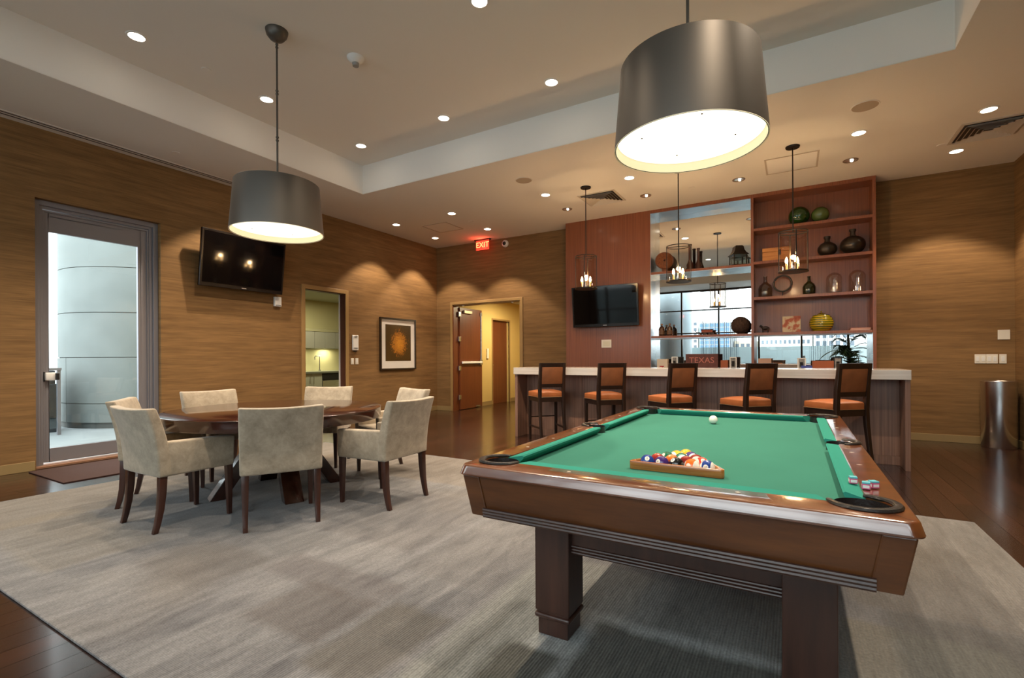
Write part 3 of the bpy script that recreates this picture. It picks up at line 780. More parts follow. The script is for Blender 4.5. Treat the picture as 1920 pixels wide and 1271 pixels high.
rowsb = [[('blue solid ball with a number spot at the left of the front row', BLU, False, '2', (0.15,-0.75,0.6)), ('purple solid ball second in the front row', PUR, False, '4', (-0.35,-0.85,0.35)), ('black eight ball in the middle of the front row', BLK, False, '8', (-0.45,-0.6,0.75)), ('orange striped ball fourth in the front row', ORA, True, '13', (0.3,0.9,-0.2)), ('blue striped ball at the right end of the front row', BLU, True, '10', (-0.1,-0.92,0.25))],
         [('dark red solid ball behind the blue and purple balls', lin(160,44,32), False, '3', (0.6,-0.3,-0.6)), ('orange solid ball behind the purple and black balls', ORA, False, '5', (0.5,0.8,0.2)), ('maroon solid ball behind the black ball', MAR, False, '7', (-0.7,0.6,-0.3)), ('red striped ball at the right of the second row', RED, True, '11', (0.3,-0.6,0.65))],
         [('green solid ball at the left of the third row', GRN, False, '6', (0.5,0.6,-0.6)), ('green striped ball in the middle of the third row', GRN, True, '14', (0.8,0.3,0.4)), ('maroon striped ball at the right of the third row', MAR, True, '15', (0.9,0.3,-0.2))],
         [('yellow striped ball in the fourth row', YEL, True, '9', (-0.6,0.5,0.4)), ('purple striped ball in the fourth row', PUR, True, '12', (-0.5,-0.4,0.3))],
         [('yellow solid ball at the apex of the rack', YEL, False, '1', (0.6,0.7,-0.3))]]
rkx, rky = 6.853, -6.985
for r_, row in enumerate(rowsb):
    for k, (lab, colr, st, num, pole) in enumerate(row):
        x = rkx + (k - (len(row)-1)/2)*0.0576; y = rky + r_*0.0499
        make_ball('billiard_ball', colr, st, lab, (x, y, ZBW+BR_), pole, num)
# rack: three sides with rounded corners
rkt = thing('ball_rack', 'triangular wooden rack around the billiard balls', 'rack', (rkx, rky + 0.0665, ZBW+0.0008))
def tri_pts(r_in, corner, n=6):
    pts = []
    for k in range(3):
        a = -PI/2 - PI/3 + 2*PI*k/3          # corner directions, base facing -y
        a = R(-150) + 2*PI*k/3
        cxp, cyp = (2*(r_in - corner))*math.cos(a), (2*(r_in - corner))*math.sin(a)
        for q in range(n+1):
            b2 = a - PI/3 + 2*PI/3*q/n
            pts.append((cxp+corner*math.cos(b2), cyp+corner*math.sin(b2)))
    return pts
inn, out = tri_pts(0.0955, 0.012), tri_pts(0.1095, 0.014)
nn_ = len(inn)
vs = [(x,y,0) for x,y in inn] + [(x,y,0) for x,y in out] + [(x,y,0.034) for x,y in inn] + [(x,y,0.034) for x,y in out]
fs = []
for i in range(nn_):
    j = (i+1) % nn_
    fs += [(i,j,nn_+j,nn_+i),(2*nn_+i,3*nn_+i,3*nn_+j,2*nn_+j),(i,2*nn_+i,2*nn_+j,j),(nn_+i,nn_+j,3*nn_+j,3*nn_+i)]
MB().add(vs, fs).build('rack_frame', rackw_m, rkt, bevel=0.003, seg=2, smooth=True)
# chalk cubes
chm = flat('chalk_teal', lin(96,176,186), 0.9); chp = flat('chalk_wrapper', lin(206,84,128), 0.6)
for (x, y, a, lab) in [(7.424,-7.055,0.1,'teal topped billiard chalk cube with pink wrapper, left on the cushion'), (7.452,-7.118,-0.1,'teal topped billiard chalk cube with pink wrapper, nearest the corner pocket'), (7.474,-7.092,0.5,'billiard chalk cube behind the other two on the rail')]:
    zc = RZ + ZT + 0.0022
    ch = thing('chalk_cube', lab, 'chalk', (x, y, zc), a, 'chalk cubes on the rail')
    MB().box(-0.011,0.011,-0.011,0.011,0,0.016).build('wrapper', chp, ch, bevel=0.001)
    MB().box(-0.0108,0.0108,-0.0108,0.0108,0.016,0.022).build('chalk_top', chm, ch, bevel=0.0015)
    for q in range(4):
        l_ = MB().box(-0.0085,0.0085,-0.0116,-0.0110,0.004,0.0125).build('label', white_m, ch); l_.rotation_euler = (0,0,q*PI/2)

# ------------------------------------------------------------------ dining table and chairs
TC = (3.14, -6.19)
dt = thing('dining_table', 'round dark wooden dining table with crossed plank base', 'table', (TC[0], TC[1], RZ))
TR = 0.915
MB().lathe([(0,0.640),(TR-0.09,0.640),(TR-0.012,0.652),(TR-0.006,0.660),(TR-0.004,0.735),(TR,0.739),(TR,0.744),(TR-0.006,0.748),(0,0.748)], 72).build('tabletop', tabletop_m, dt, smooth=True)
for k in range(4):
    a = R(-112) + k*PI/2
    cx_, sx_ = math.cos(a), math.sin(a); px_, py_ = -sx_, cx_
    def q(rad, off, z): return (rad*cx_+off*px_, rad*sx_+off*py_, z)
    w2 = 0.075
    MB().hexa([q(0.56,-w2,0),q(0.56,w2,0),q(0.44,w2,0),q(0.44,-w2,0)], [q(0.13,-w2,0.64),q(0.13,w2,0.64),q(0.01,w2,0.64),q(0.01,-w2,0.64)]).build('base_plank', tabletop_m, dt, bevel=0.004)
def back_mesh():
    mb = MB(); nu, nv = 14, 10; w2 = 0.27
    def P(u, v, side):
        z = 0.385 + (0.870-0.385)*v
        ww = w2 + 0.006*v
        yc = -0.215 - 0.030*v - 0.085*v*v
        th = 0.050 - 0.012*v
        bow = 0.028*u*u*(0.3+0.7*v)
        ztop = -0.010*(1-u*u)*v*v
        return (u*ww, yc + bow + (-th if side else th*0.8), z + ztop)
    fr = [[P(-1+2*i/nu, j/nv, 0) for j in range(nv+1)] for i in range(nu+1)]
    bk = [[P(-1+2*i/nu, j/nv, 1) for j in range(nv+1)] for i in range(nu+1)]
    vs = [p for r in fr for p in r] + [p for r in bk for p in r]; N = (nu+1)*(nv+1)
    ix = lambda i, j, s: s*N + i*(nv+1) + j
    fs = []
    for i in range(nu):
        for j in range(nv):
            fs.append((ix(i,j,0), ix(i,j+1,0), ix(i+1,j+1,0), ix(i+1,j,0))); fs.append((ix(i,j,1), ix(i+1,j,1), ix(i+1,j+1,1), ix(i,j+1,1)))
    for i in range(nu):
        fs.append((ix(i,nv,0), ix(i,nv,1), ix(i+1,nv,1), ix(i+1,nv,0))); fs.append((ix(i,0,0), ix(i+1,0,0), ix(i+1,0,1), ix(i,0,1)))
    for j in range(nv):
        fs.append((ix(0,j,0), ix(0,j,1), ix(0,j+1,1), ix(0,j+1,0))); fs.append((ix(nu,j,0), ix(nu,j+1,0), ix(nu,j+1,1), ix(nu,j,1)))
    return mb.add(vs, fs)
def make_chair():
    c = thing('dining_armchair', '', 'chair', group='suede armchairs around the dining table')
    back_mesh().build('backrest', suede_m, c, bevel=0.014, seg=3, smooth=True)
    MB().box(-0.20, 0.20, -0.20, 0.265, 0.385, 0.44).build('seat_base', suede_m, c, bevel=0.006)
    MB().box(-0.198, 0.198, -0.20, 0.272, 0.435, 0.50).build('seat_cushion', suede_m, c, bevel=0.025, seg=3, smooth=True)
    for s in (-1,1):
        xs = sorted((s*0.200, s*0.270))
        MB().hexa([(xs[0],-0.235,0.383),(xs[1],-0.235,0.383),(xs[1],0.265,0.383),(xs[0],0.265,0.383)], [(xs[0],-0.27,0.630),(xs[1],-0.27,0.630),(xs[1],0.272,0.615),(xs[0],0.272,0.615)]).build('arm', suede_m, c, bevel=0.016, seg=3, smooth=True)
        MB().hexa([(s*0.240-0.014,0.226,0),(s*0.240+0.014,0.226,0),(s*0.240+0.014,0.254,0),(s*0.240-0.014,0.254,0)], [(s*0.238-0.023,0.213,0.386),(s*0.238+0.023,0.213,0.386),(s*0.238+0.023,0.259,0.386),(s*0.238-0.023,0.259,0.386)]).build('leg', darkleg_m, c, bevel=0.003)
        pr = [(-0.222, 0.39, 0.024), (-0.226, 0.28, 0.0225), (-0.236, 0.16, 0.0195), (-0.254, 0.06, 0.017), (-0.270, 0.0, 0.0155)]
        mb = MB(); vs = []; fs = []
        for (y, z, h) in pr: vs += [(s*0.236-h, y-h, z),(s*0.236+h, y-h, z),(s*0.236+h, y+h, z),(s*0.236-h, y+h, z)]
        for i in range(len(pr)-1):
            for k in range(4): fs.append((i*4+k, i*4+(k+1) % 4, i*4+4+(k+1) % 4, i*4+4+k))
        fs += [(0,1,2,3), tuple(len(vs)-4+k for k in (3,2,1,0))]
        mb.add(vs, fs).build('leg', darkleg_m, c, bevel=0.002, smooth=True)
    return c
ch0 = make_chair()
# x, y, facing (direction of the sitter), label
chairs = [(3.205,-7.06, R(90), 'beige suede armchair nearest the camera at the left, back turned, beside the glass door mat'),
          (3.855,-6.665, R(149), 'beige suede armchair at the front of the round table, back turned squarely to view'),
          (4.205,-5.93, R(183), 'beige suede armchair at the right of the round table, side arm showing'),
          (3.525,-5.16, R(253), 'beige suede armchair behind the right one, only the back top and legs showing'),
          (2.56,-5.27, R(303), 'beige suede armchair at the far side, in front of the kitchen doorway'),
          (2.08,-6.10, R(358), 'beige suede armchair at the far left side, in front of the plain wall'),
          (2.50,-6.84, R(53), 'beige suede armchair half hidden behind the nearest left one, by the glass door')]
for i, (x, y, a, lab) in enumerate(chairs):
    o = ch0 if i == 0 else dup(ch0)
    o.location = (x, y, RZ); o.rotation_euler = (0,0,a-PI/2); o['label'] = lab

# ------------------------------------------------------------------ bar
B0, B1, BF, BR2 = 3.53, 8.315, -2.50, -1.78
bar = thing('bar_counter', 'long walnut bar with a thick pale stone top behind the stools', 'bar', (0,0,0))
MB().box(B0-0.015, B1+0.005, BF, BR2, 0.962, 1.067).build('bar_top', stone_m, bar, bevel=0.004)
MB().box(B0, B0+0.045, BF+0.02, BR2+0.02, 0, 0.962).build('end_panel', walnut_m, bar, bevel=0.002)
MB().box(B1-0.045, B1, BF+0.02, BR2+0.02, 0, 0.962).build('end_panel', walnut_m, bar, bevel=0.002)
npan = 5; pw = (B1-B0-0.09)/npan
for k in range(npan):
    x0 = B0+0.045+k*pw
    MB().box(x0+0.0015, x0+pw-0.0015, -2.17, -2.14, 0.10, 0.962).build('front_panel', walnut_m, bar)
MB().box(B0+0.045, B1-0.045, -2.178, -2.14, 0.0, 0.098).build('kick_board', walnut_m, bar, bevel=0.002)
MB().box(B0+0.045, B1-0.045, -2.14, BR2, 0.0, 0.962).build('bar_carcass', walnut_m, bar)

def make_stool():
    c = thing('bar_stool', '', 'stool', group='bar stools along the bar')
    # frame posts
    for s in (-1,1):
        MB().hexa([(s*0.205-0.017,0.170,0),(s*0.205+0.017,0.170,0),(s*0.205+0.017,0.204,0),(s*0.205-0.017,0.204,0)],
                  [(s*0.205-0.021,0.166,0.645),(s*0.205+0.021,0.166,0.645),(s*0.205+0.021,0.208,0.645),(s*0.205-0.021,0.208,0.645)]).build('front_leg', espresso_m, c, bevel=0.003)
        pr = [(-0.265,0,0.017),(-0.222,0.25,0.019),(-0.190,0.50,0.022),(-0.182,0.66,0.023),(-0.192,0.85,0.022),(-0.228,1.14,0.019)]
        mb = MB(); vs = []; fs = []
        for (y, z, h) in pr:
            xo = s*0.178
            vs += [(xo-h, y-h, z),(xo+h, y-h, z),(xo+h, y+h, z),(xo-h, y+h, z)]
        for i in range(len(pr)-1):
            for k in range(4): fs.append((i*4+k, i*4+(k+1) % 4, i*4+4+(k+1) % 4, i*4+4+k))
        fs += [(3,2,1,0), tuple(len(vs)-4+k for k in (0,1,2,3))]
        mb.add(vs, fs).build('back_post', espresso_m, c, bevel=0.003, smooth=True)
        MB().hexa([(s*0.178-0.012,-0.18,0.585),(s*0.178+0.012,-0.18,0.585),(s*0.205+0.012,0.19,0.585),(s*0.205-0.012,0.19,0.585)],
                  [(s*0.178-0.012,-0.18,0.648),(s*0.178+0.012,-0.18,0.648),(s*0.205+0.012,0.19,0.648),(s*0.205-0.012,0.19,0.648)]).build('side_apron', espresso_m, c)
        MB().hexa([(s*0.178-0.008,-0.225,0.20),(s*0.178+0.008,-0.225,0.20),(s*0.205+0.008,0.185,0.20),(s*0.205-0.008,0.185,0.20)],
                  [(s*0.178-0.008,-0.225,0.225),(s*0.178+0.008,-0.225,0.225),(s*0.205+0.008,0.185,0.225),(s*0.205-0.008,0.185,0.225)]).build('side_stretcher', espresso_m, c)
    MB().box(-0.19, 0.19, 0.176, 0.200, 0.585, 0.648).build('front_apron', espresso_m, c)
    MB().box(-0.17, 0.17, -0.195, -0.170, 0.585, 0.648).build('rear_apron', espresso_m, c)
    MB().box(-0.19, 0.19, 0.180, 0.196, 0.33, 0.345).build('foot_rail', espresso_m, c)
    # back
    def slab(z0, z1, t, xw, name, mat, bev, yo=0.0):
        yb = lambda z: -0.192 - (z-0.85)*0.124
        return MB().hexa([(-xw,yb(z0)-t+yo,z0),(xw,yb(z0)-t+yo,z0),(xw,yb(z0)+t+yo,z0),(-xw,yb(z0)+t+yo,z0)],
                         [(-xw,yb(z1)-t+yo,z1),(xw,yb(z1)-t+yo,z1),(xw,yb(z1)+t+yo,z1),(-xw,yb(z1)+t+yo,z1)]).build(name, mat, c, bevel=bev, smooth=bev > 0.004)
    slab(1.085, 1.140, 0.018, 0.178, 'top_rail', espresso_m, 0.003)
    slab(0.790, 0.838, 0.018, 0.160, 'lower_rail', espresso_m, 0.003)
    slab(0.838, 1.085, 0.016, 0.158, 'back_panel', leatherb_m, 0.008)
    # seat
    sb = MB(); n = 10; vs = []; fs = []
    def hw_(y): return 0.196 + (0.225-0.196)*(y+0.20)/0.41
    for i in range(n+1):
        for j in range(n+1):
            y = -0.185 + 0.395*j/n; u = -1+2*i/n; v = -1+2*j/n
            z = 0.722 + 0.026*(1-u**4)*(1-v**4)
            vs.append((u*hw_(y), y, z))
    N = (n+1)*(n+1)
    vs += [(x, y, 0.648) for (x, y, z) in vs]
    ix = lambda i, j, s: s*N+i*(n+1)+j
    for i in range(n):
        for j in range(n):
            fs += [(ix(i,j,0),ix(i+1,j,0),ix(i+1,j+1,0),ix(i,j+1,0)), (ix(i,j,1),ix(i,j+1,1),ix(i+1,j+1,1),ix(i+1,j,1))]
    for i in range(n):
        fs += [(ix(i,0,0),ix(i,0,1),ix(i+1,0,1),ix(i+1,0,0)), (ix(i,n,0),ix(i+1,n,0),ix(i+1,n,1),ix(i,n,1)), (ix(0,i,0),ix(0,i+1,0),ix(0,i+1,1),ix(0,i,1)), (ix(n,i,0),ix(n,i,1),ix(n,i+1,1),ix(n,i+1,0))]
    seat = sb.add(vs, fs).build('seat', leather_m, c, bevel=0.010, seg=2, smooth=True)
    nl = MB()
    x_r, x_f = hw_(-0.185)+0.001, hw_(0.21)+0.001
    nl.tube([(-x_r,-0.186,0.653),(x_r,-0.186,0.653),(x_f,0.211,0.653),(-x_f,0.211,0.653)], 0.0035, 6, closed=True)
    nl.build('nailhead_trim', nail_m, seat)
    return c
st0 = make_stool()
stools = [(4.123,-2.565,46), (5.029,-2.613,43), (5.927,-2.649,46), (6.793,-2.70,43), (7.658,-2.66,40)]
slab = ['orange leather bar stool at the far left end of the bar, legs in full view', 'orange leather bar stool second from the left along the bar', 'orange leather bar stool in the middle of the five', 'orange leather bar stool second from the right along the bar', 'orange leather bar stool at the right end, beside the pool table corner']
for i, (x, y, a) in enumerate(stools):
    o = st0 if i == 0 else dup(st0)
    o.location = (x, y, 0.0); o.rotation_euler = (0,0,R(a)); o['label'] = slab[i]

# ------------------------------------------------------------------ back bar wall unit
UX0, UXM, UXD, UX1, UY = 3.46, 5.078, 6.69, 8.28, -0.36
un = thing('back_bar_unit', 'cherry wood wall unit with mirror and open shelves behind the bar', 'wall unit', (0,0,0))
MB().box(UX0, UXM, UY, 0.0, 0, Zc-0.001).build('wood_panel', cherry_m, un)
MB().box(UXM, UX1, UY, 0.0, Zc-0.055, Zc-0.001).build('top_board', cherry_m, un)
MB().box(UXD-0.02, UXD+0.02, UY, -0.001, 1.0, Zc-0.055).build('divider', cherry_m, un)
MB().box(UX1-0.04, UX1, UY, -0.001, 0.0, Zc-0.055).build('side_board', cherry_m, un)
MB().box(UXD+0.02, UX1-0.04, -0.03, -0.001, 1.60, Zc-0.055).build('back_board', cherry_m, un)
MB().box(UXM, UXD-0.02, -0.022, -0.004, 0.92, Zc-0.055).build('mirror', mirror_m, un)
MB().box(UXD-0.02, UX1-0.04, -0.022, -0.004, 0.92, 1.59).build('mirror', mirror_m, un)
MB().box(UXM, UXM+0.004, UY+0.004, -0.0225, 0.92, Zc-0.055).build('steel_lining', steel_m, un)
MB().box(UX1-0.044, UX1-0.04, UY+0.004, -0.0225, 0.92, 1.555).build('steel_lining', steel_m, un)
MB().box(UXM+0.004, UXD-0.02, UY+0.012, -0.0225, Zc-0.060, Zc-0.055).build('steel_lining', steelv_m, un)
shz = {}
for z in (3.232, 2.705, 2.14): MB().box(UXD+0.02, UX1-0.04, UY+0.006, -0.03, z-0.022, z+0.022).build('shelf', cherry_m, un, bevel=0.002)
MB().box(UXD+0.02, UX1-0.044, UY+0.002, -0.0225, 1.553, 1.594).build('shelf', cherry_m, un, bevel=0.002)
for z in (2.685, 1.566): 
    sh = MB().box(UXM+0.004, UXD-0.02, UY+0.006, -0.0225, z-0.020, z+0.020).build('shelf', cherry_m, un, bevel=0.002)
    MB().box(UXM+0.004, UXD-0.02, UY+0.012, -0.0225, z-0.026, z-0.0205).build('steel_lining', steelv_m, sh)
bc_ = MB().box(UXM, UX1-0.04, -0.62, -0.03, 0.88, 0.92).build('counter', stone_m, un, bevel=0.003)
MB().box(UXM, UX1-0.04, -0.58, -0.03, 0.0, 0.88).build('base_cabinet', cherry_m, un)

# items on the right shelves
S1, S2, S3, S4 = 3.2545, 2.7275, 2.1625, 1.5945; YS = -0.20
green_m = flat('green_glass', lin(30,62,22), 0.05, coat=0.5); green2_m = flat('olive_glass', lin(74,92,44), 0.05, coat=0.5)
def float_ball(x, r, m, lab):
    o = MB().sphere((0,0,r*0.985), r, 32, 20).build('glass_float', m, smooth=True); o.location = (x, YS, S1); tag(o, lab, 'glass ball', 'green glass balls on the top shelf')
float_ball(7.335, 0.145, green_m, 'large dark green glass ball on the top shelf')
float_ball(7.615, 0.122, green2_m, 'smaller olive green glass ball on the top shelf')
bxm = wood('box_wood', lin(176,112,50), lin(206,142,72), axis=0, fine=40, stretch=0.08, rough=0.5, coat=0)
wbx = thing('wooden_box', 'light wooden box on the second shelf behind the pendant', 'box', (7.03, YS, S2))
MB().box(-0.20,0.20,-0.11,0.11,0,0.135).build('box_body', bxm, wbx, bevel=0.004)
MB().box(-0.20,0.20,-0.11,0.11,0.139,0.20).build('lid', bxm, wbx, bevel=0.004)
MB().box(0.02,0.06,-0.118,-0.108,0.08,0.165).build('clasp', darkmetal_m, wbx, bevel=0.003)
pew_m = flat('dark_pewter', lin(64,56,48), 0.28, metal=0.6)
def demijohn(x, r, h, lab):
    t = thing('metal_bottle', lab, 'bottle', (x, YS, S2), 0, 'dark metal bottles on the second shelf')
    sz = 0.86
    MB().sphere((0,0,r*sz), r, 32, 18, sz=sz, z0=-0.96).build('bottle_body', pew_m, t, smooth=True)
    nb = r*sz*1.88
    MB().lathe([(0,nb),(0.046,nb),(0.034,nb+0.03),(0.034,h-0.03),(0.044,h-0.03),(0.044,h),(0.03,h),(0.03,h-0.02),(0,h-0.02)], 20).build('bottle_neck', pew_m, t, smooth=True)
demijohn(7.701, 0.128, 0.305, 'smaller dark metal bottle with short neck on the second shelf')
demijohn(8.020, 0.160, 0.370, 'larger dark metal bottle with short neck on the second shelf')
clearj_m = glass('jug_glass', (0.66,0.62,0.58,1), 0.10); gbot_m = flat('bottle_green_glass', lin(36,40,20), 0.06, coat=0.4)
jug = MB().lathe([(0,0.002),(0.096,0.002),(0.100,0.012),(0.102,0.14),(0.085,0.19),(0.035,0.235),(0.026,0.26),(0.026,0.325),(0.032,0.335),(0.024,0.335)], 28).build('glass_jug', clearj_m, smooth=True)
jug.location = (6.865, YS, S3); tag(jug, 'clear glass jug with narrow neck at the left of the third shelf', 'jug')
gb = MB().lathe([(0,0),(0.078,0),(0.085,0.012),(0.088,0.12),(0.070,0.165),(0.026,0.205),(0.020,0.23),(0.020,0.272),(0.025,0.274),(0.025,0.285),(0,0.285)], 28).build('green_bottle', gbot_m, smooth=True)
gb.location = (7.464, YS, S3); tag(gb, 'dark green glass bottle on the third shelf', 'bottle')
rn = thing('ring_sculpture', 'dark metal ring on a small stand, third shelf', 'sculpture', (7.108, YS, S3), R(-8))
MB().tube([(0.125*math.cos(2*PI*k/40),0,0.205+0.125*math.sin(2*PI*k/40)) for k in range(40)], 0.014, 10, closed=True).build('ring', pew_m, rn, smooth=True)
MB().cyl(0,0,0.008,0.082,0.006,n=10).build('stem', darkmetal_m, rn)
MB().box(-0.10,0.10,-0.04,0.04,0,0.010).build('stand_base', darkmetal_m, rn, bevel=0.002)
dome_m = glass('dome_glass', (0.90,0.86,0.82,1), 0.10)
for x, r, h, lab in ((7.787,0.100,0.315,'glass dome cloche on a dark base, left of two on the third shelf'),(8.072,0.105,0.330,'taller glass dome cloche on a dark base at the right of the third shelf')):
    t = thing('glass_cloche', lab, 'cloche', (x, YS, S3), 0, 'glass cloches on the third shelf')
    MB().cyl(0,0,0,0.014,r+0.018,n=32).build('cloche_base', espresso_m, t, bevel=0.003)
    prof = [(r,0.015)] + [(r,h-r)] + [(r*math.cos(a), h-r+r*math.sin(a)) for a in [PI/2*k/10 for k in range(1,10)]] + [(0,h)]
    MB().lathe(prof, 36).build('dome', dome_m, t, smooth=True)
cwm = flat('cow_figure', lin(40,26,22), 0.5)
cow = thing('cow_figurine', 'small dark cow figurine on the lowest open shelf', 'figurine', (6.862, YS, S4))
MB().sphere((0,0,0.078),0.030,16,10,sx=1.75,sy=0.8).build('body', cwm, cow, smooth=True)
MB().sphere((-0.062,0,0.108),0.018,12,8,sx=1.3).tube([(-0.04,0,0.088),(-0.06,0,0.105)],0.014,8).tube([(-0.062,-0.005,0.118),(-0.068,-0.028,0.128)],0.004,6).tube([(-0.062,0.005,0.118),(-0.068,0.028,0.128)],0.004,6).build('head', cwm, cow, smooth=True)
for x, y in ((-0.035,-0.013),(-0.035,0.013),(0.036,-0.013),(0.036,0.013)): MB().cyl(x,y,0,0.07,0.007,0.009,8).build('leg', cwm, cow)
MB().tube([(0.052,0,0.09),(0.062,0,0.06),(0.062,0,0.04)],0.004,6).build('tail', cwm, cow)
def art_mat(name, c_bg, c1, c2, scale, thr):
    m, n, l, b = base(name); tc = n.new('ShaderNodeTexCoord')
    no = n.new('ShaderNodeTexNoise'); no.inputs['Scale'].default_value = scale; no.inputs['Detail'].default_value = 4; l.new(tc.outputs['Object'], no.inputs['Vector'])
    cr = n.new('ShaderNodeValToRGB'); e = cr.color_ramp.elements; e[0].position = thr-0.06; e[0].color = c_bg; e[1].position = thr+0.02; e[1].color = c1
    k = cr.color_ramp.elements.new(thr+0.14); k.color = c2
    l.new(no.outputs['Fac'], cr.inputs[0]); l.new(cr.outputs[0], b.inputs['Base Color']); b.inputs['Roughness'].default_value = 0.5
    return m
prn = MB().box(-0.125,0.125,-0.008,0.008,0,0.262).build('art_card', art_mat('card_print', lin(206,190,160), lin(176,92,62), lin(150,62,44), 11, 0.52), bevel=0.001)
prn.location = (7.226, -0.13, S4); prn.rotation_euler = (R(-10),0,0); tag(prn, 'square card with reddish brown print leaning on the lowest shelf', 'print')
vm, vn, vl, vb = base('ribbed_vase_glaze')
tcv = vn.new('ShaderNodeTexCoord'); wv_ = vn.new('ShaderNodeTexWave'); wv_.bands_direction = 'Z'; wv_.inputs['Scale'].default_value = 9; wv_.inputs['Distortion'].default_value = 1.2
vl.new(tcv.outputs['Object'], wv_.inputs['Vector']); crv = vn.new('ShaderNodeValToRGB'); crv.color_ramp.elements[0].color = lin(84,92,16); crv.color_ramp.elements[1].color = lin(176,150,28); crv.color_ramp.elements[0].position = 0.25; crv.color_ramp.elements[1].position = 0.6
vl.new(wv_.outputs['Fac'], crv.inputs[0]); vl.new(crv.outputs[0], vb.inputs['Base Color']); vb.inputs['Roughness'].default_value = 0.12; vb.inputs['Coat Weight'].default_value = 0.6
vs_ = thing('ribbed_jar', 'glossy yellow green ribbed jar with small lid knob', 'jar', (7.621, YS, S4))
pv = []
for k in range(49):
    t = k/48; r = 0.075 + 0.085*math.sin(PI*min(1.0, t*0.92+0.06))**0.75
    if t > 0.94: r *= (1-(t-0.94)/0.06*0.45)
    pv.append((r + 0.0022*math.sin(t*2*PI*11), 0.265*t))
MB().lathe([(0,0)]+pv+[(0.03,0.268),(0,0.268)], 40).build('jar_body', vm, vs_, smooth=True)
MB().lathe([(0,0.262),(0.05,0.268),(0.028,0.280),(0.008,0.286),(0.006,0.296),(0.012,0.302),(0.008,0.312),(0,0.314)], 20).build('lid_knob', vm, vs_, smooth=True)
bkm = flat('book_cover', lin(196,110,84), 0.5); pg_m = flat('book_pages', lin(226,206,190), 0.8)
for k in range(2):
    b_ = thing('flat_book', ('lower','upper')[k]+' slim reddish book lying at the right end of the lowest shelf', 'book', (8.10+0.008*k, YS, S4+0.0185*k), 0, 'slim books on the lowest shelf')
    MB().box(-0.12,0.12,-0.08,0.08,0.003,0.014).build('pages', pg_m, b_)
    MB().box(-0.123,0.123,-0.083,0.083,0,0.003).box(-0.123,0.123,-0.083,0.083,0.014,0.0175).box(-0.123,0.123,0.080,0.083,0,0.0175).build('cover', bkm, b_)
# items on the mirror shelves
M1, M2 = 2.7055, 1.5865
carv = wood('carved_wood', lin(96,48,22), lin(140,80,40), axis=2, fine=30, stretch=0.1, rough=0.45, coat=0.1)
dk = thing('wooden_pulley', 'round carved wooden disc with a hole leaning on the mirror shelf', 'carving', (5.285, YS, M1), R(20))
prof = [(0.022,-0.022),(0.145,-0.022),(0.158,-0.010),(0.158,0.010),(0.145,0.022),(0.022,0.022)]
d_ = MB().lathe(prof, 36, closed=True).build('disc', carv, dk, smooth=True); d_.rotation_euler = (R(90-12),0,0); d_.location = (0,0,0.215)
MB().hexa([(-0.035,-0.02,0.0),(0.035,-0.02,0.0),(0.035,0.02,0.0),(-0.035,0.02,0.0)], [(-0.05,-0.022,0.09),(0.05,-0.022,0.09),(0.05,0.018,0.09),(-0.05,0.018,0.09)]).build('stem', carv, dk, bevel=0.004)
for x, y, r, h, lab in ((5.72,-0.22,0.042,0.445,'tall wooden candlestick bottle with round foot on the mirror shelf'),(5.845,-0.16,0.036,0.375,'shorter wooden candlestick bottle beside the tall one')):
    o = MB().lathe([(0,0),(r*1.6,0),(r*1.7,0.02),(r*1.3,0.05),(r*1.45,0.09),(r*0.9,0.14),(r*0.6,0.18),(r*0.6,h-0.03),(r*0.75,h-0.02),(r*0.75,h),(0,h)], 24).build('candlestick', flat('candlestick_wood', lin(62,32,22), 0.4), smooth=True)
    o.location = (x, y, M1); tag(o, lab, 'candlestick', 'wooden candlesticks on the mirror shelf')
ln = thing('lantern', 'dark metal lantern with peaked roof on the mirror shelf', 'lantern', (6.47, -0.19, M1), R(25))
for sx in (-1,1):
    for sy in (-1,1): MB().box(sx*0.098-0.007, sx*0.098+0.007, sy*0.098-0.007, sy*0.098+0.007, 0.02, 0.18).build('corner_post', darkmetal_m, ln)
MB().box(-0.11,0.11,-0.11,0.11,0,0.02).build('base', darkmetal_m, ln, bevel=0.002)
prof = [(0.122,0.175),(0.125,0.185),(0.095,0.215),(0.075,0.26),(0.066,0.305),(0.068,0.312),(0.05,0.335),(0.0,0.345)]
rf = MB(); vs = []; fs = []
for r_, z_ in prof: vs += [(-r_,-r_,z_),(r_,-r_,z_),(r_,r_,z_),(-r_,r_,z_)]
for i in range(len(prof)-1):
    for k in range(4): fs.append((i*4+k, i*4+(k+1) % 4, i*4+4+(k+1) % 4, i*4+4+k))
fs.append((3,2,1,0)); rf.add(vs, fs).build('roof', darkmetal_m, ln)
for q_ in range(4):
    g_ = MB().box(-0.09,0.09,-0.1,-0.098,0.02,0.178).build('pane', glass_m, ln); g_.rotation_euler = (0,0,q_*PI/2)
brown_m = flat('brown_bottle_glass', lin(58,30,12), 0.06, coat=0.5); amber_m = flat('bottle_label', lin(96,70,50), 0.5)
for x, y, lab in ((5.235,-0.21,'brown glass bottle at the left end of the lower mirror shelf'),(5.37,-0.20,'brown glass bottle second on the lower mirror shelf')):
    t = thing('brown_bottle', lab, 'bottle', (x, y, M2), 0, 'brown bottles on the lower mirror shelf')
    MB().lathe([(0,0),(0.048,0),(0.052,0.01),(0.052,0.125),(0.040,0.155),(0.017,0.175),(0.016,0.20),(0,0.20)], 24).build('bottle_glass', brown_m, t, smooth=True)
    MB().lathe([(0.0525,0.03),(0.0525,0.10)], 24).build('label', amber_m, t, smooth=True)
    MB().cyl(0,0,0.195,0.218,0.018,n=16).build('cap', flat('bottle_cap', lin(150,104,60), 0.3, metal=0.5), t)
wg = thing('toy_wagon', 'small reddish wooden toy wagon on the lower mirror shelf', 'toy', (5.955, YS, M2), R(4))
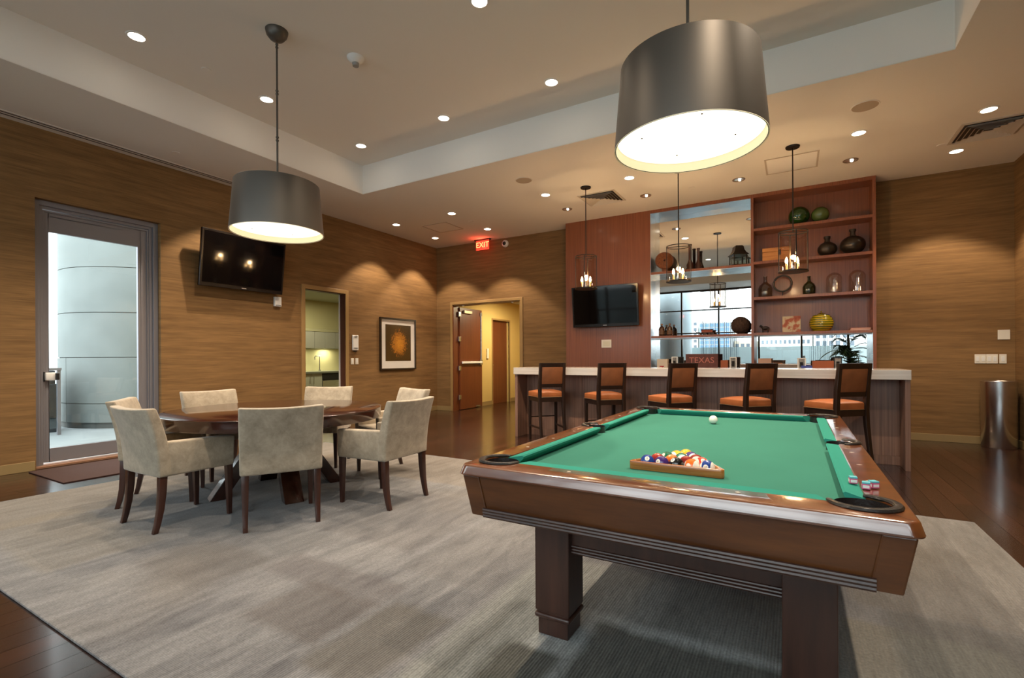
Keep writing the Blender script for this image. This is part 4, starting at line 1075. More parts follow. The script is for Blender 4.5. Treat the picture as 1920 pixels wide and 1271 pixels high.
wgm = flat('wagon_paint', lin(140,62,36), 0.5); wgd = flat('wagon_dark', lin(52,32,26), 0.5)
MB().box(-0.10,0.14,-0.035,0.035,0.03,0.042).build('deck', wgd, wg, bevel=0.002)
MB().box(-0.06,0.12,-0.032,0.032,0.044,0.085).build('wagon_box', wgm, wg, bevel=0.004)
MB().box(-0.07,0.13,-0.037,0.037,0.086,0.096).build('wagon_roof', wgd, wg, bevel=0.003)
for x in (-0.07, 0.0, 0.07, 0.12):
    for y in (-0.04, 0.04):
        w_ = MB().lathe([(0,-0.005),(0.02,-0.005),(0.02,0.005),(0,0.005)], 14).build('wheel', wgd, wg); w_.rotation_euler = (R(90),0,0); w_.location = (x,y,0.0205)
MB().tube([(-0.10,0,0.04),(-0.14,0,0.05),(-0.16,0,0.075)],0.006,6).build('drawbar', wgd, wg)
sp = bmesh.new(); bmesh.ops.create_icosphere(sp, subdivisions=4, radius=0.142)
for v in sp.verts:
    k = 1 + 0.03*math.sin(v.co.x*95)*math.sin(v.co.y*95+1)*math.sin(v.co.z*95+2) + random.uniform(-0.022, 0.03); v.co *= k
me = bpy.data.meshes.new('twig_ball'); sp.to_mesh(me); sp.free(); me.materials.append(flat('twig_brown', lin(62,42,32), 0.9, var=0.4, vscale=40))
o = link('twig_ball', me); o.location = (6.50, -0.2, M2+0.143); tag(o, 'rough dark brown twig ball on the lower mirror shelf', 'ball')
# items on the back counter and bar
BCZ = 0.9202
rd = thing('texas_sign', 'rusty red metal sign reading TEXAS on the back counter', 'sign', (5.915, -0.33, BCZ))
sg = MB().box(-0.255,0.255,-0.008,0.008,0,0.345).build('sign_plate', flat('rust_red', lin(96,52,44), 0.6, var=0.3, vscale=14), rd, bevel=0.003)
txt('TEXAS', 'sign_lettering', flat('faded_red', lin(184,112,98), 0.6), sg, (0.0,-0.0095,0.235), (R(90),0,0), 0.135, 0.001)
bxl = MB().box(-0.09,0.09,-0.05,0.05,0,0.26).build('napkin_box', flat('napkin_card', lin(206,192,172), 0.7), bevel=0.003)
bxl.location = (5.285,-0.36,BCZ); tag(bxl, 'cream paper box with a red mark on the back counter', 'box')
MB().box(-0.045,0.03,-0.0515,-0.0502,0.125,0.145).box(-0.005,0.012,-0.0515,-0.0502,0.11,0.14).build('red_mark', flat('red_ink', lin(176,34,34), 0.5), bxl)
def pframe(x, y, w_, h_, z, lab, m, rz=0.0):
    t = thing('photo_frame', lab, 'photo frame', (x, y, z), rz)
    dfm_ = MB(); b_ = 0.014
    dfm_.box(-w_/2,-w_/2+b_,-0.008,0.008,0,h_).box(w_/2-b_,w_/2,-0.008,0.008,0,h_).box(-w_/2+b_,w_/2-b_,-0.008,0.008,0,b_).box(-w_/2+b_,w_/2-b_,-0.008,0.008,h_-b_,h_)
    dfm_.build('frame', m, t); MB().box(-w_/2+b_,w_/2-b_,-0.003,0.006,b_,h_-b_).build('picture', flat('photo_print', lin(150,146,140), 0.4, var=0.5, vscale=25), t)
    lg = MB().box(-0.02,0.02,0.0,0.006,0,h_*0.8).build('strut', black_m, t); lg.location = (0,0.035,0); lg.rotation_euler = (R(16),0,0)
pframe(5.47,-0.30,0.10,0.30,BCZ,'narrow pale photo frame left of the sign on the back counter', white_m)
pframe(6.40,-0.34,0.105,0.29,BCZ,'white photo frame right of the sign on the back counter', white_m, R(10))
pframe(7.82,-0.34,0.10,0.28,BCZ,'dark photo frame near the right end of the back counter', black_m)
pframe(7.36,-0.42,0.11,0.27,BCZ,'thin black photo frame on the back counter in front of the window reflection', white_m, R(-15))
o = MB().box(-0.09,0.09,-0.05,0.05,0,0.265).build('cardboard_box', flat('kraft_card', lin(176,140,120), 0.8), bevel=0.003); o.location = (6.86,-0.36,BCZ); tag(o, 'tan cardboard box behind the fourth stool on the back counter', 'box')
twd = flat('tray_wood', lin(150,76,34), 0.5)
wt = thing('wooden_crate', 'orange brown wooden crate on the back counter at the right', 'crate', (7.63,-0.34,BCZ))
MB().box(-0.13,0.13,-0.09,0.09,0,0.012).build('crate_floor', twd, wt)
for s in (-1,1):
    MB().box(-0.13,0.13,s*0.09-0.005,s*0.09+0.005,0,0.225).build('crate_side', twd, wt); MB().box(s*0.13-0.005,s*0.13+0.005,-0.09,0.09,0,0.225).build('crate_side', twd, wt)
o = MB().lathe([(0,0),(0.03,0),(0.052,0.05),(0.045,0.12),(0.018,0.17),(0.013,0.30),(0.017,0.305),(0,0.305)],24).build('glass_carafe', clearj_m, smooth=True); o.location = (7.395,-0.26,BCZ); tag(o, 'clear glass carafe with slim neck on the back counter', 'carafe')
o = MB().box(-0.07,0.07,-0.05,0.05,0,0.155).build('small_carton', flat('blue_carton', lin(60,70,150), 0.5), bevel=0.003); o.location = (7.42,-0.50,BCZ); tag(o, 'small blue carton on the back counter beside the crate', 'box')
o = MB().box(-0.055,0.055,-0.05,0.05,0,0.24).build('letter_holder', twd, bevel=0.003); o.location = (6.27,-0.33,BCZ); tag(o, 'brown wooden holder between sign and white frame', 'holder')

# ------------------------------------------------------------------ televisions, art, wall devices
def tv(name, lab, loc, rz, tilt, w_, h_, reach):
    t = thing(name, lab, 'television', loc, rz)
    t.rotation_euler = (tilt, 0, rz)
    bz = MB().box(-w_/2,w_/2,-0.03,0.015,-h_/2,h_/2).build('bezel', tvb_m, t, bevel=0.006)
    MB().box(-w_/2+0.03,w_/2-0.03,-0.0325,-0.0302,-h_/2+0.055,h_/2-0.03).build('screen', tv_m, t)
    MB().box(-0.035,0.035,-0.0315,-0.0302,-h_/2+0.022,-h_/2+0.032).build('badge', flat('badge_silver', lin(190,190,190), 0.3, metal=0.6), bz)
    MB().box(-w_*0.32,w_*0.32,0.015,0.045,-h_*0.3,h_*0.3).build('rear_housing', tvb_m, t, bevel=0.01)
    MB().box(-0.16,0.16,0.045,0.045+reach,-0.10,0.10).build('wall_bracket', darkmetal_m, t)
    return t
# local -y is the viewing side
tv('television', 'black flat television tilted down on the left wall above the armchairs', (0.155, -4.712, 2.650), R(90), R(7), 1.27, 0.80, 0.085)
tv('television', 'black flat television on the cherry wood panel behind the bar', (4.285, -0.50, 2.148), 0, R(6), 1.245, 0.745, 0.09)

ar = thing('framed_art', 'black framed print of a golden flower head with white mat on the left wall', 'picture', (0, -1.303, 0.977))
W2, HH = 0.535, 1.085
MB().box(0.0,0.038,-W2,-W2+0.035,0,HH).box(0.0,0.038,W2-0.035,W2,0,HH).box(0.0,0.038,-W2+0.035,W2-0.035,0,0.035).box(0.0,0.038,-W2+0.035,W2-0.035,HH-0.035,HH).build('frame', espresso_m, ar, bevel=0.002)
MB().box(0.0,0.016,-W2+0.035,W2-0.035,0.035,HH-0.035).build('mat_board', flat('mat_white', lin(236,232,228), 0.8), ar)
am, an, al, ab = base('flower_print')
tca = an.new('ShaderNodeTexCoord'); mpa = an.new('ShaderNodeMapping'); mpa.inputs['Location'].default_value = (0,-0.02,-0.55); mpa.inputs['Scale'].default_value = (1,3.9,3.3)
al.new(tca.outputs['Object'], mpa.inputs['Vector']); na = an.new('ShaderNodeTexNoise'); na.inputs['Scale'].default_value = 7; na.inputs['Detail'].default_value = 6; na.inputs['Distortion'].default_value = 1.5
al.new(mpa.outputs[0], na.inputs['Vector'])
le = an.new('ShaderNodeVectorMath'); le.operation = 'LENGTH'
mpb = an.new('ShaderNodeMapping'); mpb.inputs['Location'].default_value = (0,-0.02*2.1,-0.565*1.75); mpb.inputs['Scale'].default_value = (0,2.1,1.75); al.new(tca.outputs['Object'], mpb.inputs['Vector']); al.new(mpb.outputs[0], le.inputs[0])
ma = an.new('ShaderNodeMath'); ma.operation = 'MULTIPLY_ADD'; al.new(na.outputs['Fac'], ma.inputs[0]); ma.inputs[1].default_value = 1.0; al.new(le.outputs['Value'], ma.inputs[2])
cra = an.new('ShaderNodeValToRGB'); e_ = cra.color_ramp.elements
e_[0].position = 0.55; e_[0].color = lin(210,140,44); e_[1].position = 1.35; e_[1].color = lin(22,14,7)
k_ = cra.color_ramp.elements.new(0.85); k_.color = lin(170,104,30); k_ = cra.color_ramp.elements.new(1.15); k_.color = lin(60,36,12)
al.new(ma.outputs[0], cra.inputs[0]); al.new(cra.outputs[0], ab.inputs['Base Color']); ab.inputs['Roughness'].default_value = 0.3
MB().box(0.016,0.0185,-0.378,0.378,0.185,0.945).build('print', am, ar)
MB().box(0.028,0.030,-W2+0.035,W2-0.035,0.035,HH-0.035).build('glazing', glass('art_glazing', (1,1,1,1), 0.012), ar)

def plate(name, lab, cat, y, z, w_, h_, n_sw, group=None):
    t = thing(name, lab, cat, (0.0, y, z), 0, group)
    MB().box(0.0005,0.007,-w_/2,w_/2,-h_/2,h_/2).build('plate', plate_m, t, bevel=0.002)
    for k in range(n_sw): 
        yy = (k-(n_sw-1)/2)*w_/max(n_sw,1)
        MB().box(0.007,0.0115,yy-0.017,yy+0.017,-0.034,0.034).build('rocker', white_m, t, bevel=0.002)
    return t
plate('light_switch', 'cream light switch, left of the pair beside the kitchen doorway', 'switch', -2.535, 1.168, 0.072, 0.118, 1, 'switches by the kitchen doorway')
plate('light_switch', 'cream light switch, right of the pair beside the kitchen doorway', 'switch', -2.425, 1.168, 0.072, 0.118, 1, 'switches by the kitchen doorway')
plate('wall_outlet', 'cream wall outlet, left of the pair low beside the kitchen doorway', 'outlet', -2.535, 0.328, 0.072, 0.118, 1, 'outlets by the kitchen doorway')
plate('wall_outlet', 'cream wall outlet, right of the pair low beside the kitchen doorway', 'outlet', -2.425, 0.328, 0.072, 0.118, 1, 'outlets by the kitchen doorway')
ws = thing('wall_strobe', 'white vertical alarm unit on the left wall above the switches', 'alarm', (0, -2.475, 1.52))
MB().box(0.0005,0.035,-0.068,0.068,-0.145,0.145).build('housing', white_m, ws, bevel=0.008)
MB().box(0.035,0.045,-0.035,0.035,0.105,0.135).build('lens', grey_m, ws, bevel=0.003)
MB().box(0.035,0.042,-0.05,0.05,-0.105,-0.098).build('slot', black_m, ws)
MB().box(0.0005,0.03,-0.03,0.03,-0.170,-0.146).build('foot_knob', darkmetal_m, ws, bevel=0.004)
th = thing('wall_sensor', 'small white box on the left wall under the television', 'sensor', (0, -4.09, 2.143))
MB().box(0.0005,0.05,-0.058,0.058,-0.078,0.078).build('housing', white_m, th, bevel=0.008)
MB().box(0.05,0.053,-0.045,0.045,-0.066,-0.05).build('grille', grey_m, th)
def plate_y(name, lab, cat, x, y, z, w_, h_, sw, group=None):
    t = thing(name, lab, cat, (x, y, z), 0, group)
    MB().box(-w_/2,w_/2,-0.007,-0.0005,-h_/2,h_/2).build('plate', plate_m, t, bevel=0.002)
    for k in range(sw):
        xx = (k-(sw-1)/2)*w_/max(sw,1)
        MB().box(xx-0.016,xx+0.016,-0.0115,-0.007,-0.034,0.034).build('rocker', white_m, t, bevel=0.002)
    return t
plate_y('light_switch', 'cream switch plate, left of three on the back wall by the steel bin', 'switch', 9.466, 0, 1.168, 0.115, 0.125, 2, 'switches on the back wall by the bin')
plate_y('light_switch', 'cream switch plate, middle of three on the back wall by the steel bin', 'switch', 9.584, 0, 1.168, 0.115, 0.125, 2, 'switches on the back wall by the bin')
plate_y('light_switch', 'narrow cream switch plate, right of three on the back wall by the steel bin', 'switch', 9.692, 0, 1.168, 0.072, 0.125, 1, 'switches on the back wall by the bin')
plate_y('blank_plate', 'blank cream wall plate above the switches near the right corner', 'wall plate', 9.703, 0, 1.494, 0.122, 0.13, 0)
kp = plate_y('wall_keypad', 'white keypad with small screen on the cherry panel below the television', 'keypad', 4.266, UY, 1.468, 0.19, 0.148, 0)
MB().box(-0.065,0.065,-0.012,-0.007,-0.045,0.045).build('screen', flat('keypad_screen', lin(216,206,176), 0.2), kp, bevel=0.002)

# exit sign and dome camera
ex = thing('exit_sign', 'red lit EXIT sign hanging from the ceiling above the corridor doorway', 'sign', (1.405, -0.16, 3.57))
MB().box(-0.20,0.20,-0.035,0.035,0.205,0.229).build('mount', darkmetal_m, ex, bevel=0.003)
MB().box(-0.165,0.165,-0.006,0.006,0.0,0.205).build('sign_panel', flat('exit_acrylic', lin(150,30,22), 0.1, emit=(1.0,0.06,0.03,1), estr=0.55), ex)
txt('EXIT', 'exit_lettering', emit('exit_letters', (1.0,0.16,0.05,1), 2.6), ex, (0,-0.008,0.105), (R(90),0,0), 0.165, 0.0015)
lamp('exit_sign_glow', 'POINT', (0,-0.06,0.10), 1.6, (1.0,0.08,0.04), ex, 0.08)
dc = thing('dome_camera', 'round white security camera high on the back wall', 'camera', (1.894, 0, 3.675))
q_ = MB().lathe([(0,0),(0.075,0),(0.075,0.03),(0.055,0.06),(0,0.06)], 28).build('housing', white_m, dc, smooth=True); q_.rotation_euler = (R(90),0,0)
q_ = MB().sphere((0,0,0.05),0.042,20,10,z0=0.0).build('lens_dome', tvb_m, dc, smooth=True); q_.rotation_euler = (R(90),0,0)

# ------------------------------------------------------------------ ceiling fixtures
def downlight(x, y, z, lab, kind, group):
    t = thing('recessed_downlight', lab, 'downlight', (x, y, z), 0, group)
    if kind == 'accent':
        MB().lathe([(0.058,-0.001),(0.088,-0.001),(0.085,-0.008),(0.062,-0.006)], 24, closed=True).build('trim_ring', flat('dark_trim', lin(120,96,76), 0.4), t, smooth=True)
        MB().lathe([(0.06,-0.003),(0.05,-0.002),(0.0,-0.001)], 24).build('reflector', dl_dim, t, smooth=True)
        MB().sphere((0.012,0,-0.006),0.018,12,6,z0=-0.9,z1=0.0).build('bulb', dl_on, t, smooth=True)
        lamp('downlight_beam', 'SPOT', (0,0,-0.03), E_ACCENT, WARM, t, 0.03, 70, 0.7, (R(-24),0,0))
    else:
        MB().lathe([(0.064,-0.0005),(0.084,-0.0005),(0.082,-0.006),(0.066,-0.008)], 28, closed=True).build('trim_ring', white_m, t, smooth=True)
        MB().lathe([(0.065,-0.004),(0.0,-0.004)], 28).build('lens', dl_on, t)
        en, an_, bl = {'tray': (E_TRAY, 104, 0.7), 'low': (E_LOW, 96, 0.6), 'wash': (E_WASH, 92, 0.30)}[kind]
        lamp('downlight_beam', 'SPOT', (0,0,-0.03), en, WARM, t, 0.03, an_, bl)
    return t
GT, GL, GA = 'downlights in the raised tray ceiling', 'downlights in the lower ceiling', 'accent downlights over the back bar'
for x, y, lab in [(1.947,-6.811,'recessed downlight high in the tray ceiling at the upper left, left of the round pendant'), (1.955,-5.519,'recessed downlight in the tray ceiling just left of the round pendant rod'),
                  (1.945,-4.083,'recessed downlight in the tray ceiling nearest its far left corner'), (3.452,-4.115,'recessed downlight in the tray ceiling, second along its far edge'),
                  (4.965,-4.139,'recessed downlight in the tray ceiling, third along its far edge, brightest'), (4.963,-5.55,'recessed downlight in the tray ceiling cut by the top edge of the view'),
                  (6.48,-4.14,'unseen added downlight in the tray ceiling behind the large near pendant'), (1.947,-8.2,'unseen added downlight in the tray ceiling outside the view at the left'), (4.963,-7.2,'unseen added downlight in the tray ceiling above the camera'), (7.9,-5.5,'unseen added downlight in the tray ceiling right of the near pendant'), (7.9,-7.2,'unseen added downlight in the tray ceiling over the right rug edge')]:  # downlights on this line are unseen, added to light the room
    downlight(x, y, Zt, lab, 'tray', GT)
for x, y, k, lab in [(0.632,-1.998,'wash','recessed downlight near the left wall above the framed picture'), (0.607,-0.793,'wash','recessed downlight closest to the far left room corner'),
                     (1.988,-2.027,'low','recessed downlight beside the square ceiling hatch'), (1.965,-0.824,'wash','recessed downlight in front of the exit sign'),
                     (3.864,-2.054,'low','recessed downlight left of the first bar pendant canopy'), (5.221,-2.089,'low','recessed downlight between the first and second bar pendants'),
                     (6.57,-2.086,'low','recessed downlight peeking out under the near pendant rim'), (7.918,-2.10,'low','recessed downlight right of the third bar pendant'),
                     (9.04,-2.05,'wash','recessed downlight at the upper right beside the square vent'), (9.043,-0.853,'wash','recessed downlight nearest the right back corner'), (0.657,-4.994,'wash','recessed downlight near the left wall half hidden behind the round pendant')]:
    downlight(x, y, Zc, lab, k, GL)
for x, lab in [(3.856,'accent downlight left of the first vent, aimed at the cherry panel'), (5.219,'accent downlight right of the first vent, aimed at the mirror'), (6.573,'accent downlight in front of the shelf divider'), (7.916,'accent downlight in front of the right shelves')]:
    downlight(x, -1.19, Zc, lab, 'accent', GA)
def sprinkler(x, y, z, lab):
    o = MB().cyl(0,0,-0.006,-0.0005,0.042,0.045,24).build('sprinkler_cap', ceil_m, smooth=True); o.location = (x,y,z); tag(o, lab, 'sprinkler', 'flush sprinkler caps')
for x, y, z, lab in [(1.964,-6.195,Zt,'flush round sprinkler cap in the tray ceiling left of the pendant'), (0.602,-5.846,Zc,'flush round sprinkler cap in the low ceiling above the glass door'), (1.988,-1.432,Zc,'flush round sprinkler cap right of the ceiling hatch'), (5.919,-1.184,Zc,'flush round sprinkler cap over the mirror'), (8.834,-1.175,Zc,'flush round sprinkler cap left of the right vent')]:
    sprinkler(x, y, z, lab)
sd = thing('smoke_detector', 'white smoke detector on the tray ceiling right of the round pendant', 'smoke detector', (3.457,-5.541,Zt))
MB().lathe([(0,-0.001),(0.085,-0.001),(0.08,-0.02),(0.045,-0.055),(0.038,-0.058),(0,-0.058)], 28).build('housing', white_m, sd, smooth=True)
MB().lathe([(0,-0.056),(0.034,-0.056),(0.030,-0.088),(0,-0.092)], 20).build('sensor_cap', grey_m, sd, smooth=True)
spk_m = flat('speaker_grille', lin(176,160,142), 0.8)
for x, y, lab in [(3.868,-2.78,'round ceiling speaker grille left of the bar pendants'), (7.906,-2.80,'round ceiling speaker grille at the right near the tray edge')]:
    t = thing('ceiling_speaker', lab, 'speaker', (x, y, Zc), 0, 'round ceiling speakers')
    MB().lathe([(0.115,-0.001),(0.128,-0.001),(0.125,-0.006),(0.116,-0.006)], 32, closed=True).build('rim', ceil_m, t, smooth=True)
    MB().cyl(0,0,-0.005,-0.001,0.116,n=32).build('grille', spk_m, t)
for x0, x1, y0, y1, lab in [(0.972,1.56,-1.657,-1.075,'square flush access hatch in the ceiling near the far left corner'), (6.93,7.548,-1.787,-1.18,'square white access hatch in the ceiling behind the third bar pendant')]:
    t = thing('access_hatch', lab, 'hatch', ((x0+x1)/2, (y0+y1)/2, Zc), 0, 'ceiling access hatches')
    a_, b_ = (x1-x0)/2, (y1-y0)/2
    MB().box(-a_,a_,-b_,-b_+0.02,-0.006,-0.0005).box(-a_,a_,b_-0.02,b_,-0.006,-0.0005).box(-a_,-a_+0.02,-b_+0.02,b_-0.02,-0.006,-0.0005).box(a_-0.02,a_,-b_+0.02,b_-0.02,-0.006,-0.0005).build('hatch_frame', flat('hatch_frame', lin(190,176,160), 0.5), t)
    MB().box(-a_+0.024,a_-0.024,-b_+0.024,b_-0.024,-0.005,-0.001).build('hatch_panel', flat('hatch_panel', lin(246,242,236), 0.3), t)
vent_m = flat('vent_paint', lin(204,194,182), 0.5)
def vent(x0, x1, y0, y1, lab):
    t = thing('ceiling_vent', lab, 'vent', ((x0+x1)/2, (y0+y1)/2, Zc), 0, 'square ceiling diffusers')
    a_ = (x1-x0)/2
    MB().box(-a_+0.03,a_-0.03,-a_+0.03,a_-0.03,-0.004,-0.0005).build('backing', flat('vent_dark', lin(60,48,40), 0.8), t)
    rg_ = MB(); n_ = 4
    MB().box(-a_,a_,-a_,-a_+0.035,-0.008,-0.0005).box(-a_,a_,a_-0.035,a_,-0.008,-0.0005).box(-a_,-a_+0.035,-a_+0.035,a_-0.035,-0.008,-0.0005).box(a_-0.035,a_,-a_+0.035,a_-0.035,-0.008,-0.0005).build('vent_frame', vent_m, t)
    for k in range(5):
        ra = a_ - 0.045 - k*0.047; rb = ra - 0.028; z0_, z1_ = -0.030, -0.006
        vs = [(-ra,-ra,z0_),(ra,-ra,z0_),(ra,ra,z0_),(-ra,ra,z0_),(-rb,-rb,z1_),(rb,-rb,z1_),(rb,rb,z1_),(-rb,rb,z1_)]
        vs += [(x_*0.985, y_*0.985, z_+0.004) for x_, y_, z_ in vs]
        fs = [(i,(i+1) % 4,4+(i+1) % 4,4+i) for i in range(4)] + [(8+i,12+i,12+(i+1) % 4,8+(i+1) % 4) for i in range(4)] + [(i,8+i,8+(i+1) % 4,(i+1) % 4) for i in range(4)] + [(4+i,4+(i+1) % 4,12+(i+1) % 4,12+i) for i in range(4)]
        MB().add(vs, fs).build('vane', vent_m, t)
    MB().box(-a_+0.29,a_-0.29,-a_+0.29,a_-0.29,-0.03,-0.026).build('centre_plate', vent_m, t) if a_ > 0.30 else None
vent(4.27,4.88,-1.765,-1.12,'square ceiling vent with vanes left, between the first and second bar pendants')
vent(8.89,9.50,-1.755,-1.15,'square ceiling vent with vanes at the upper right corner')
sl = thing('linear_diffuser', 'long slot air diffuser in the ceiling along the left wall', 'vent', (0,0,Zc))
MB().box(0.085,0.225,YF,-4.86,-0.005,-0.0005).build('slot_frame', ceil_m, sl)
for x in (0.118, 0.178): MB().box(x,x+0.018,YF,-4.88,-0.0075,-0.005).build('slot', black_m, sl)

# ------------------------------------------------------------------ big drum pendants
def drum(x, y, lab):
    t = thing('drum_pendant', lab, 'pendant lamp', (x, y, 2.375), 0, 'large bronze drum pendants')
    top = Zt - 2.375; h = 0.445; rb, rt = 0.393, 0.357
    MB().lathe([(rb,0.0),(rb+0.004,0.002),(rb+0.004,0.010),(rt+0.004,h),(rt,h+0.003),(rt-0.002,h),(0.03,h),(0.03,h-0.004),(rt-0.004,h-0.004),(rb-0.004,0.010),(rb-0.003,0.002)], 72, closed=True).build('shade', bronze_m, t, smooth=True)
    MB().lathe([(rb-0.0045,0.0035),(rb-0.0045,0.012),(rt-0.0046,h-0.006)], 72).build('shade_lining', cream_m, t, smooth=True)
    MB().lathe([(rb-0.001,-0.001),(rb+0.004,-0.001),(rb+0.004,0.002),(rb-0.001,0.002)], 72, closed=True).build('rim', cream_m, t, smooth=True)
    df = MB().lathe([(rb-0.012,0.055),(0,0.055),(0,0.058),(rb-0.012,0.058)], 72).build('diffuser', emit('pendant_diffuser', (1.0,0.86,0.62,1), PEND_EMIT), t)
    for k in range(4):
        a = R(25)+k*PI/2
        MB().sphere((0.25*math.cos(a),0.25*math.sin(a),0.054),0.005,8,4).build('screw', darkmetal_m, df)
    MB().lathe([(0,top-0.098),(0.02,top-0.096),(0.06,top-0.08),(0.088,top-0.045),(0.098,top-0.005),(0.098,top-0.001),(0,top-0.001)], 28).build('canopy', bronze_m, t, smooth=True)
    zs = [h, h+0.42, h+0.82, top-0.13]
    L = (top-0.14-h)/3
    for k in range(3):
        a0 = h + k*L; a1 = a0 + L
        rd_ = MB().cyl(0,0,a0+(0.0 if k == 0 else 0.025),a1-0.025,0.0085,n=12).build('rod', bronze_m, t, smooth=True)
        MB().sphere((0,0,a1-0.014),0.014,12,8).sphere((0,0,a1+0.014),0.014,12,8).build('knuckle', bronze_m, rd_, smooth=True)
    return t
drum(3.142, -6.191, 'large bronze drum pendant above the round dining table')
drum(6.762, -6.185, 'large bronze drum pendant above the pool table')

# ------------------------------------------------------------------ bar pendants
bulb_m = emit('bulb_glow', (1.0,0.62,0.26,1), 45.0)
def barlamp(x, y, lab):
    t = thing('bar_pendant', lab, 'pendant lamp', (x, y, 2.255), R(12), 'glass cylinder pendants over the bar')
    top = Zc - 2.255; h = 0.495; r = 0.160
    MB().cyl(0,0,top-0.018,top-0.001,0.075,0.08,28).build('canopy', darkmetal_m, t, smooth=True)
    MB().cyl(0,0,h-0.002,top-0.018,0.0075,n=10).build('rod', darkmetal_m, t)
    MB().lathe([(r-0.006,h-0.010),(r+0.004,h-0.010),(r+0.004,h),(r-0.006,h)], 40, closed=True).build('top_ring', darkmetal_m, t)
    MB().lathe([(0,-0.002),(r+0.006,-0.002),(r+0.006,0.014),(0,0.014)], 40).build('base_plate', darkmetal_m, t)
    MB().box(-r,r,-0.006,0.006,h-0.012,h-0.004).build('cross_bar', darkmetal_m, t)
    for k in range(4):
        a = k*PI/2
        s_ = MB().box(r-0.004,r+0.003,-0.006,0.006,0.012,h-0.008).build('strap', darkmetal_m, t); s_.rotation_euler = (0,0,a)
    MB().lathe([(r-0.010,0.016),(r-0.010,h-0.012)], 40).build('glass_cylinder', lampglass_m, t, smooth=True)
    for k in range(3):
        a = R(40)+k*2*PI/3; cx_, cy_ = 0.072*math.cos(a), 0.072*math.sin(a)
        cd = MB().cyl(cx_,cy_,0.014,0.115,0.013,n=14).build('candle_sleeve', flat('candle_cream', lin(220,190,140), 0.6), t, smooth=True)
        MB().lathe([(0,0.115),(0.012,0.118),(0.017,0.140),(0.012,0.168),(0.003,0.192),(0,0.195)], 14, (cx_,cy_,0)).build('bulb', bulb_m, cd, smooth=True)
    lamp('pendant_glow', 'POINT', (0,0,0.235), BULB_W*3, (1.0,0.66,0.34), t, 0.03)
barlamp(4.535, -2.044, 'glass cylinder bar pendant at the left, in front of the cherry panel')
barlamp(5.883, -2.010, 'glass cylinder bar pendant in the middle, in front of the mirror')
barlamp(7.255, -2.067, 'glass cylinder bar pendant at the right, in front of the shelves')

# ------------------------------------------------------------------ waste bin
binm = flat('bin_steel', (0.66,0.65,0.66,1), 0.24, metal=1.0)
bn = thing('waste_bin', 'tall brushed steel waste bin in the right back corner', 'bin', (9.592, -0.225, 0.0))
MB().lathe([(0,0.002),(0.172,0.002),(0.176,0.008),(0.176,0.80),(0,0.80)], 48).build('bin_body', binm, bn, smooth=True)
MB().lathe([(0.150,0.80),(0.180,0.80),(0.180,0.872),(0.172,0.880),(0.150,0.880),(0.145,0.87),(0.145,0.81)], 48, closed=True).build('bin_rim', binm, bn, smooth=True)
MB().lathe([(0,0.812),(0.145,0.812)], 32).build('bin_opening', black_m, bn)

# ------------------------------------------------------------------ palm and string curtains by the windows (in the mirror)
pl = thing('potted_palm', 'leafy potted palm by the windows, reflected in the bar mirror', 'plant', (8.80, -10.15, 0.0))
MB().lathe([(0,0),(0.16,0),(0.20,0.36),(0.19,0.36),(0.17,0.32),(0,0.32)], 28).build('pot', flat('pot_dark', lin(60,50,44), 0.5), pl, smooth=True)
leaf_m = flat('palm_leaf', lin(38,62,26), 0.5, var=0.3, vscale=5)
for k in range(34):
    a = k*2.4; ln_ = random.uniform(0.8,1.25); z0 = random.uniform(0.8,1.95); el = random.uniform(0.3,1.2)
    mb = MB(); pts = []
    for q in range(9):
        t_ = q/8; pts.append(Vector((math.cos(a)*ln_*t_*math.cos(el)*0.75, math.sin(a)*ln_*t_*math.cos(el)*0.5, z0+ln_*(t_*math.sin(el)-0.55*t_*t_))))
    mb.tube([tuple(p) for p in pts], 0.006, 5)
    for q in range(2, 9):
        d = (pts[q]-pts[q-1]).normalized(); sd_ = Vector((-math.sin(a), math.cos(a), 0))
        for s in (-1, 1):
            tip = pts[q] + sd_*s*0.30*(1.15-q/9) + d*0.18 + Vector((0,0,-0.08))
            b0, b1 = pts[q]-d*0.045, pts[q]+d*0.045
            mb.add([b0, b1, tip], [(0,1,2)])
    mb.build('frond', leaf_m, pl)
MB().tube([(0,0,0.30),(0.02,0.01,0.9),(0,0,1.8)],[0.03,0.025,0.02],8).build('stem', flat('palm_stem', lin(80,66,44), 0.8), pl)
cur_m = flat('string_grey', lin(84,104,122), 0.7)
for x0, x1, lab in ((4.16,5.50,'grey blue string curtain hanging at the middle windows, seen in the mirror'),(7.72,8.50,'grey blue string curtain hanging at the right windows, seen in the mirror')):
    t = thing('string_curtain', lab, 'curtain', (0, -10.78, 0.0), 0, 'string curtains')
    MB().box(x0,x1,-0.012,0.012,3.70,3.73).build('curtain_rail', darkmetal_m, t)
    sm = MB(); x = x0+0.01
    while x < x1:
        w_ = random.uniform(0.006,0.016); sm.box(x, x+w_, -0.006, 0.006, 0.03, 3.70); x += random.uniform(0.028,0.055)
    so = sm.build('strings', cur_m, t); so['kind'] = 'stuff'

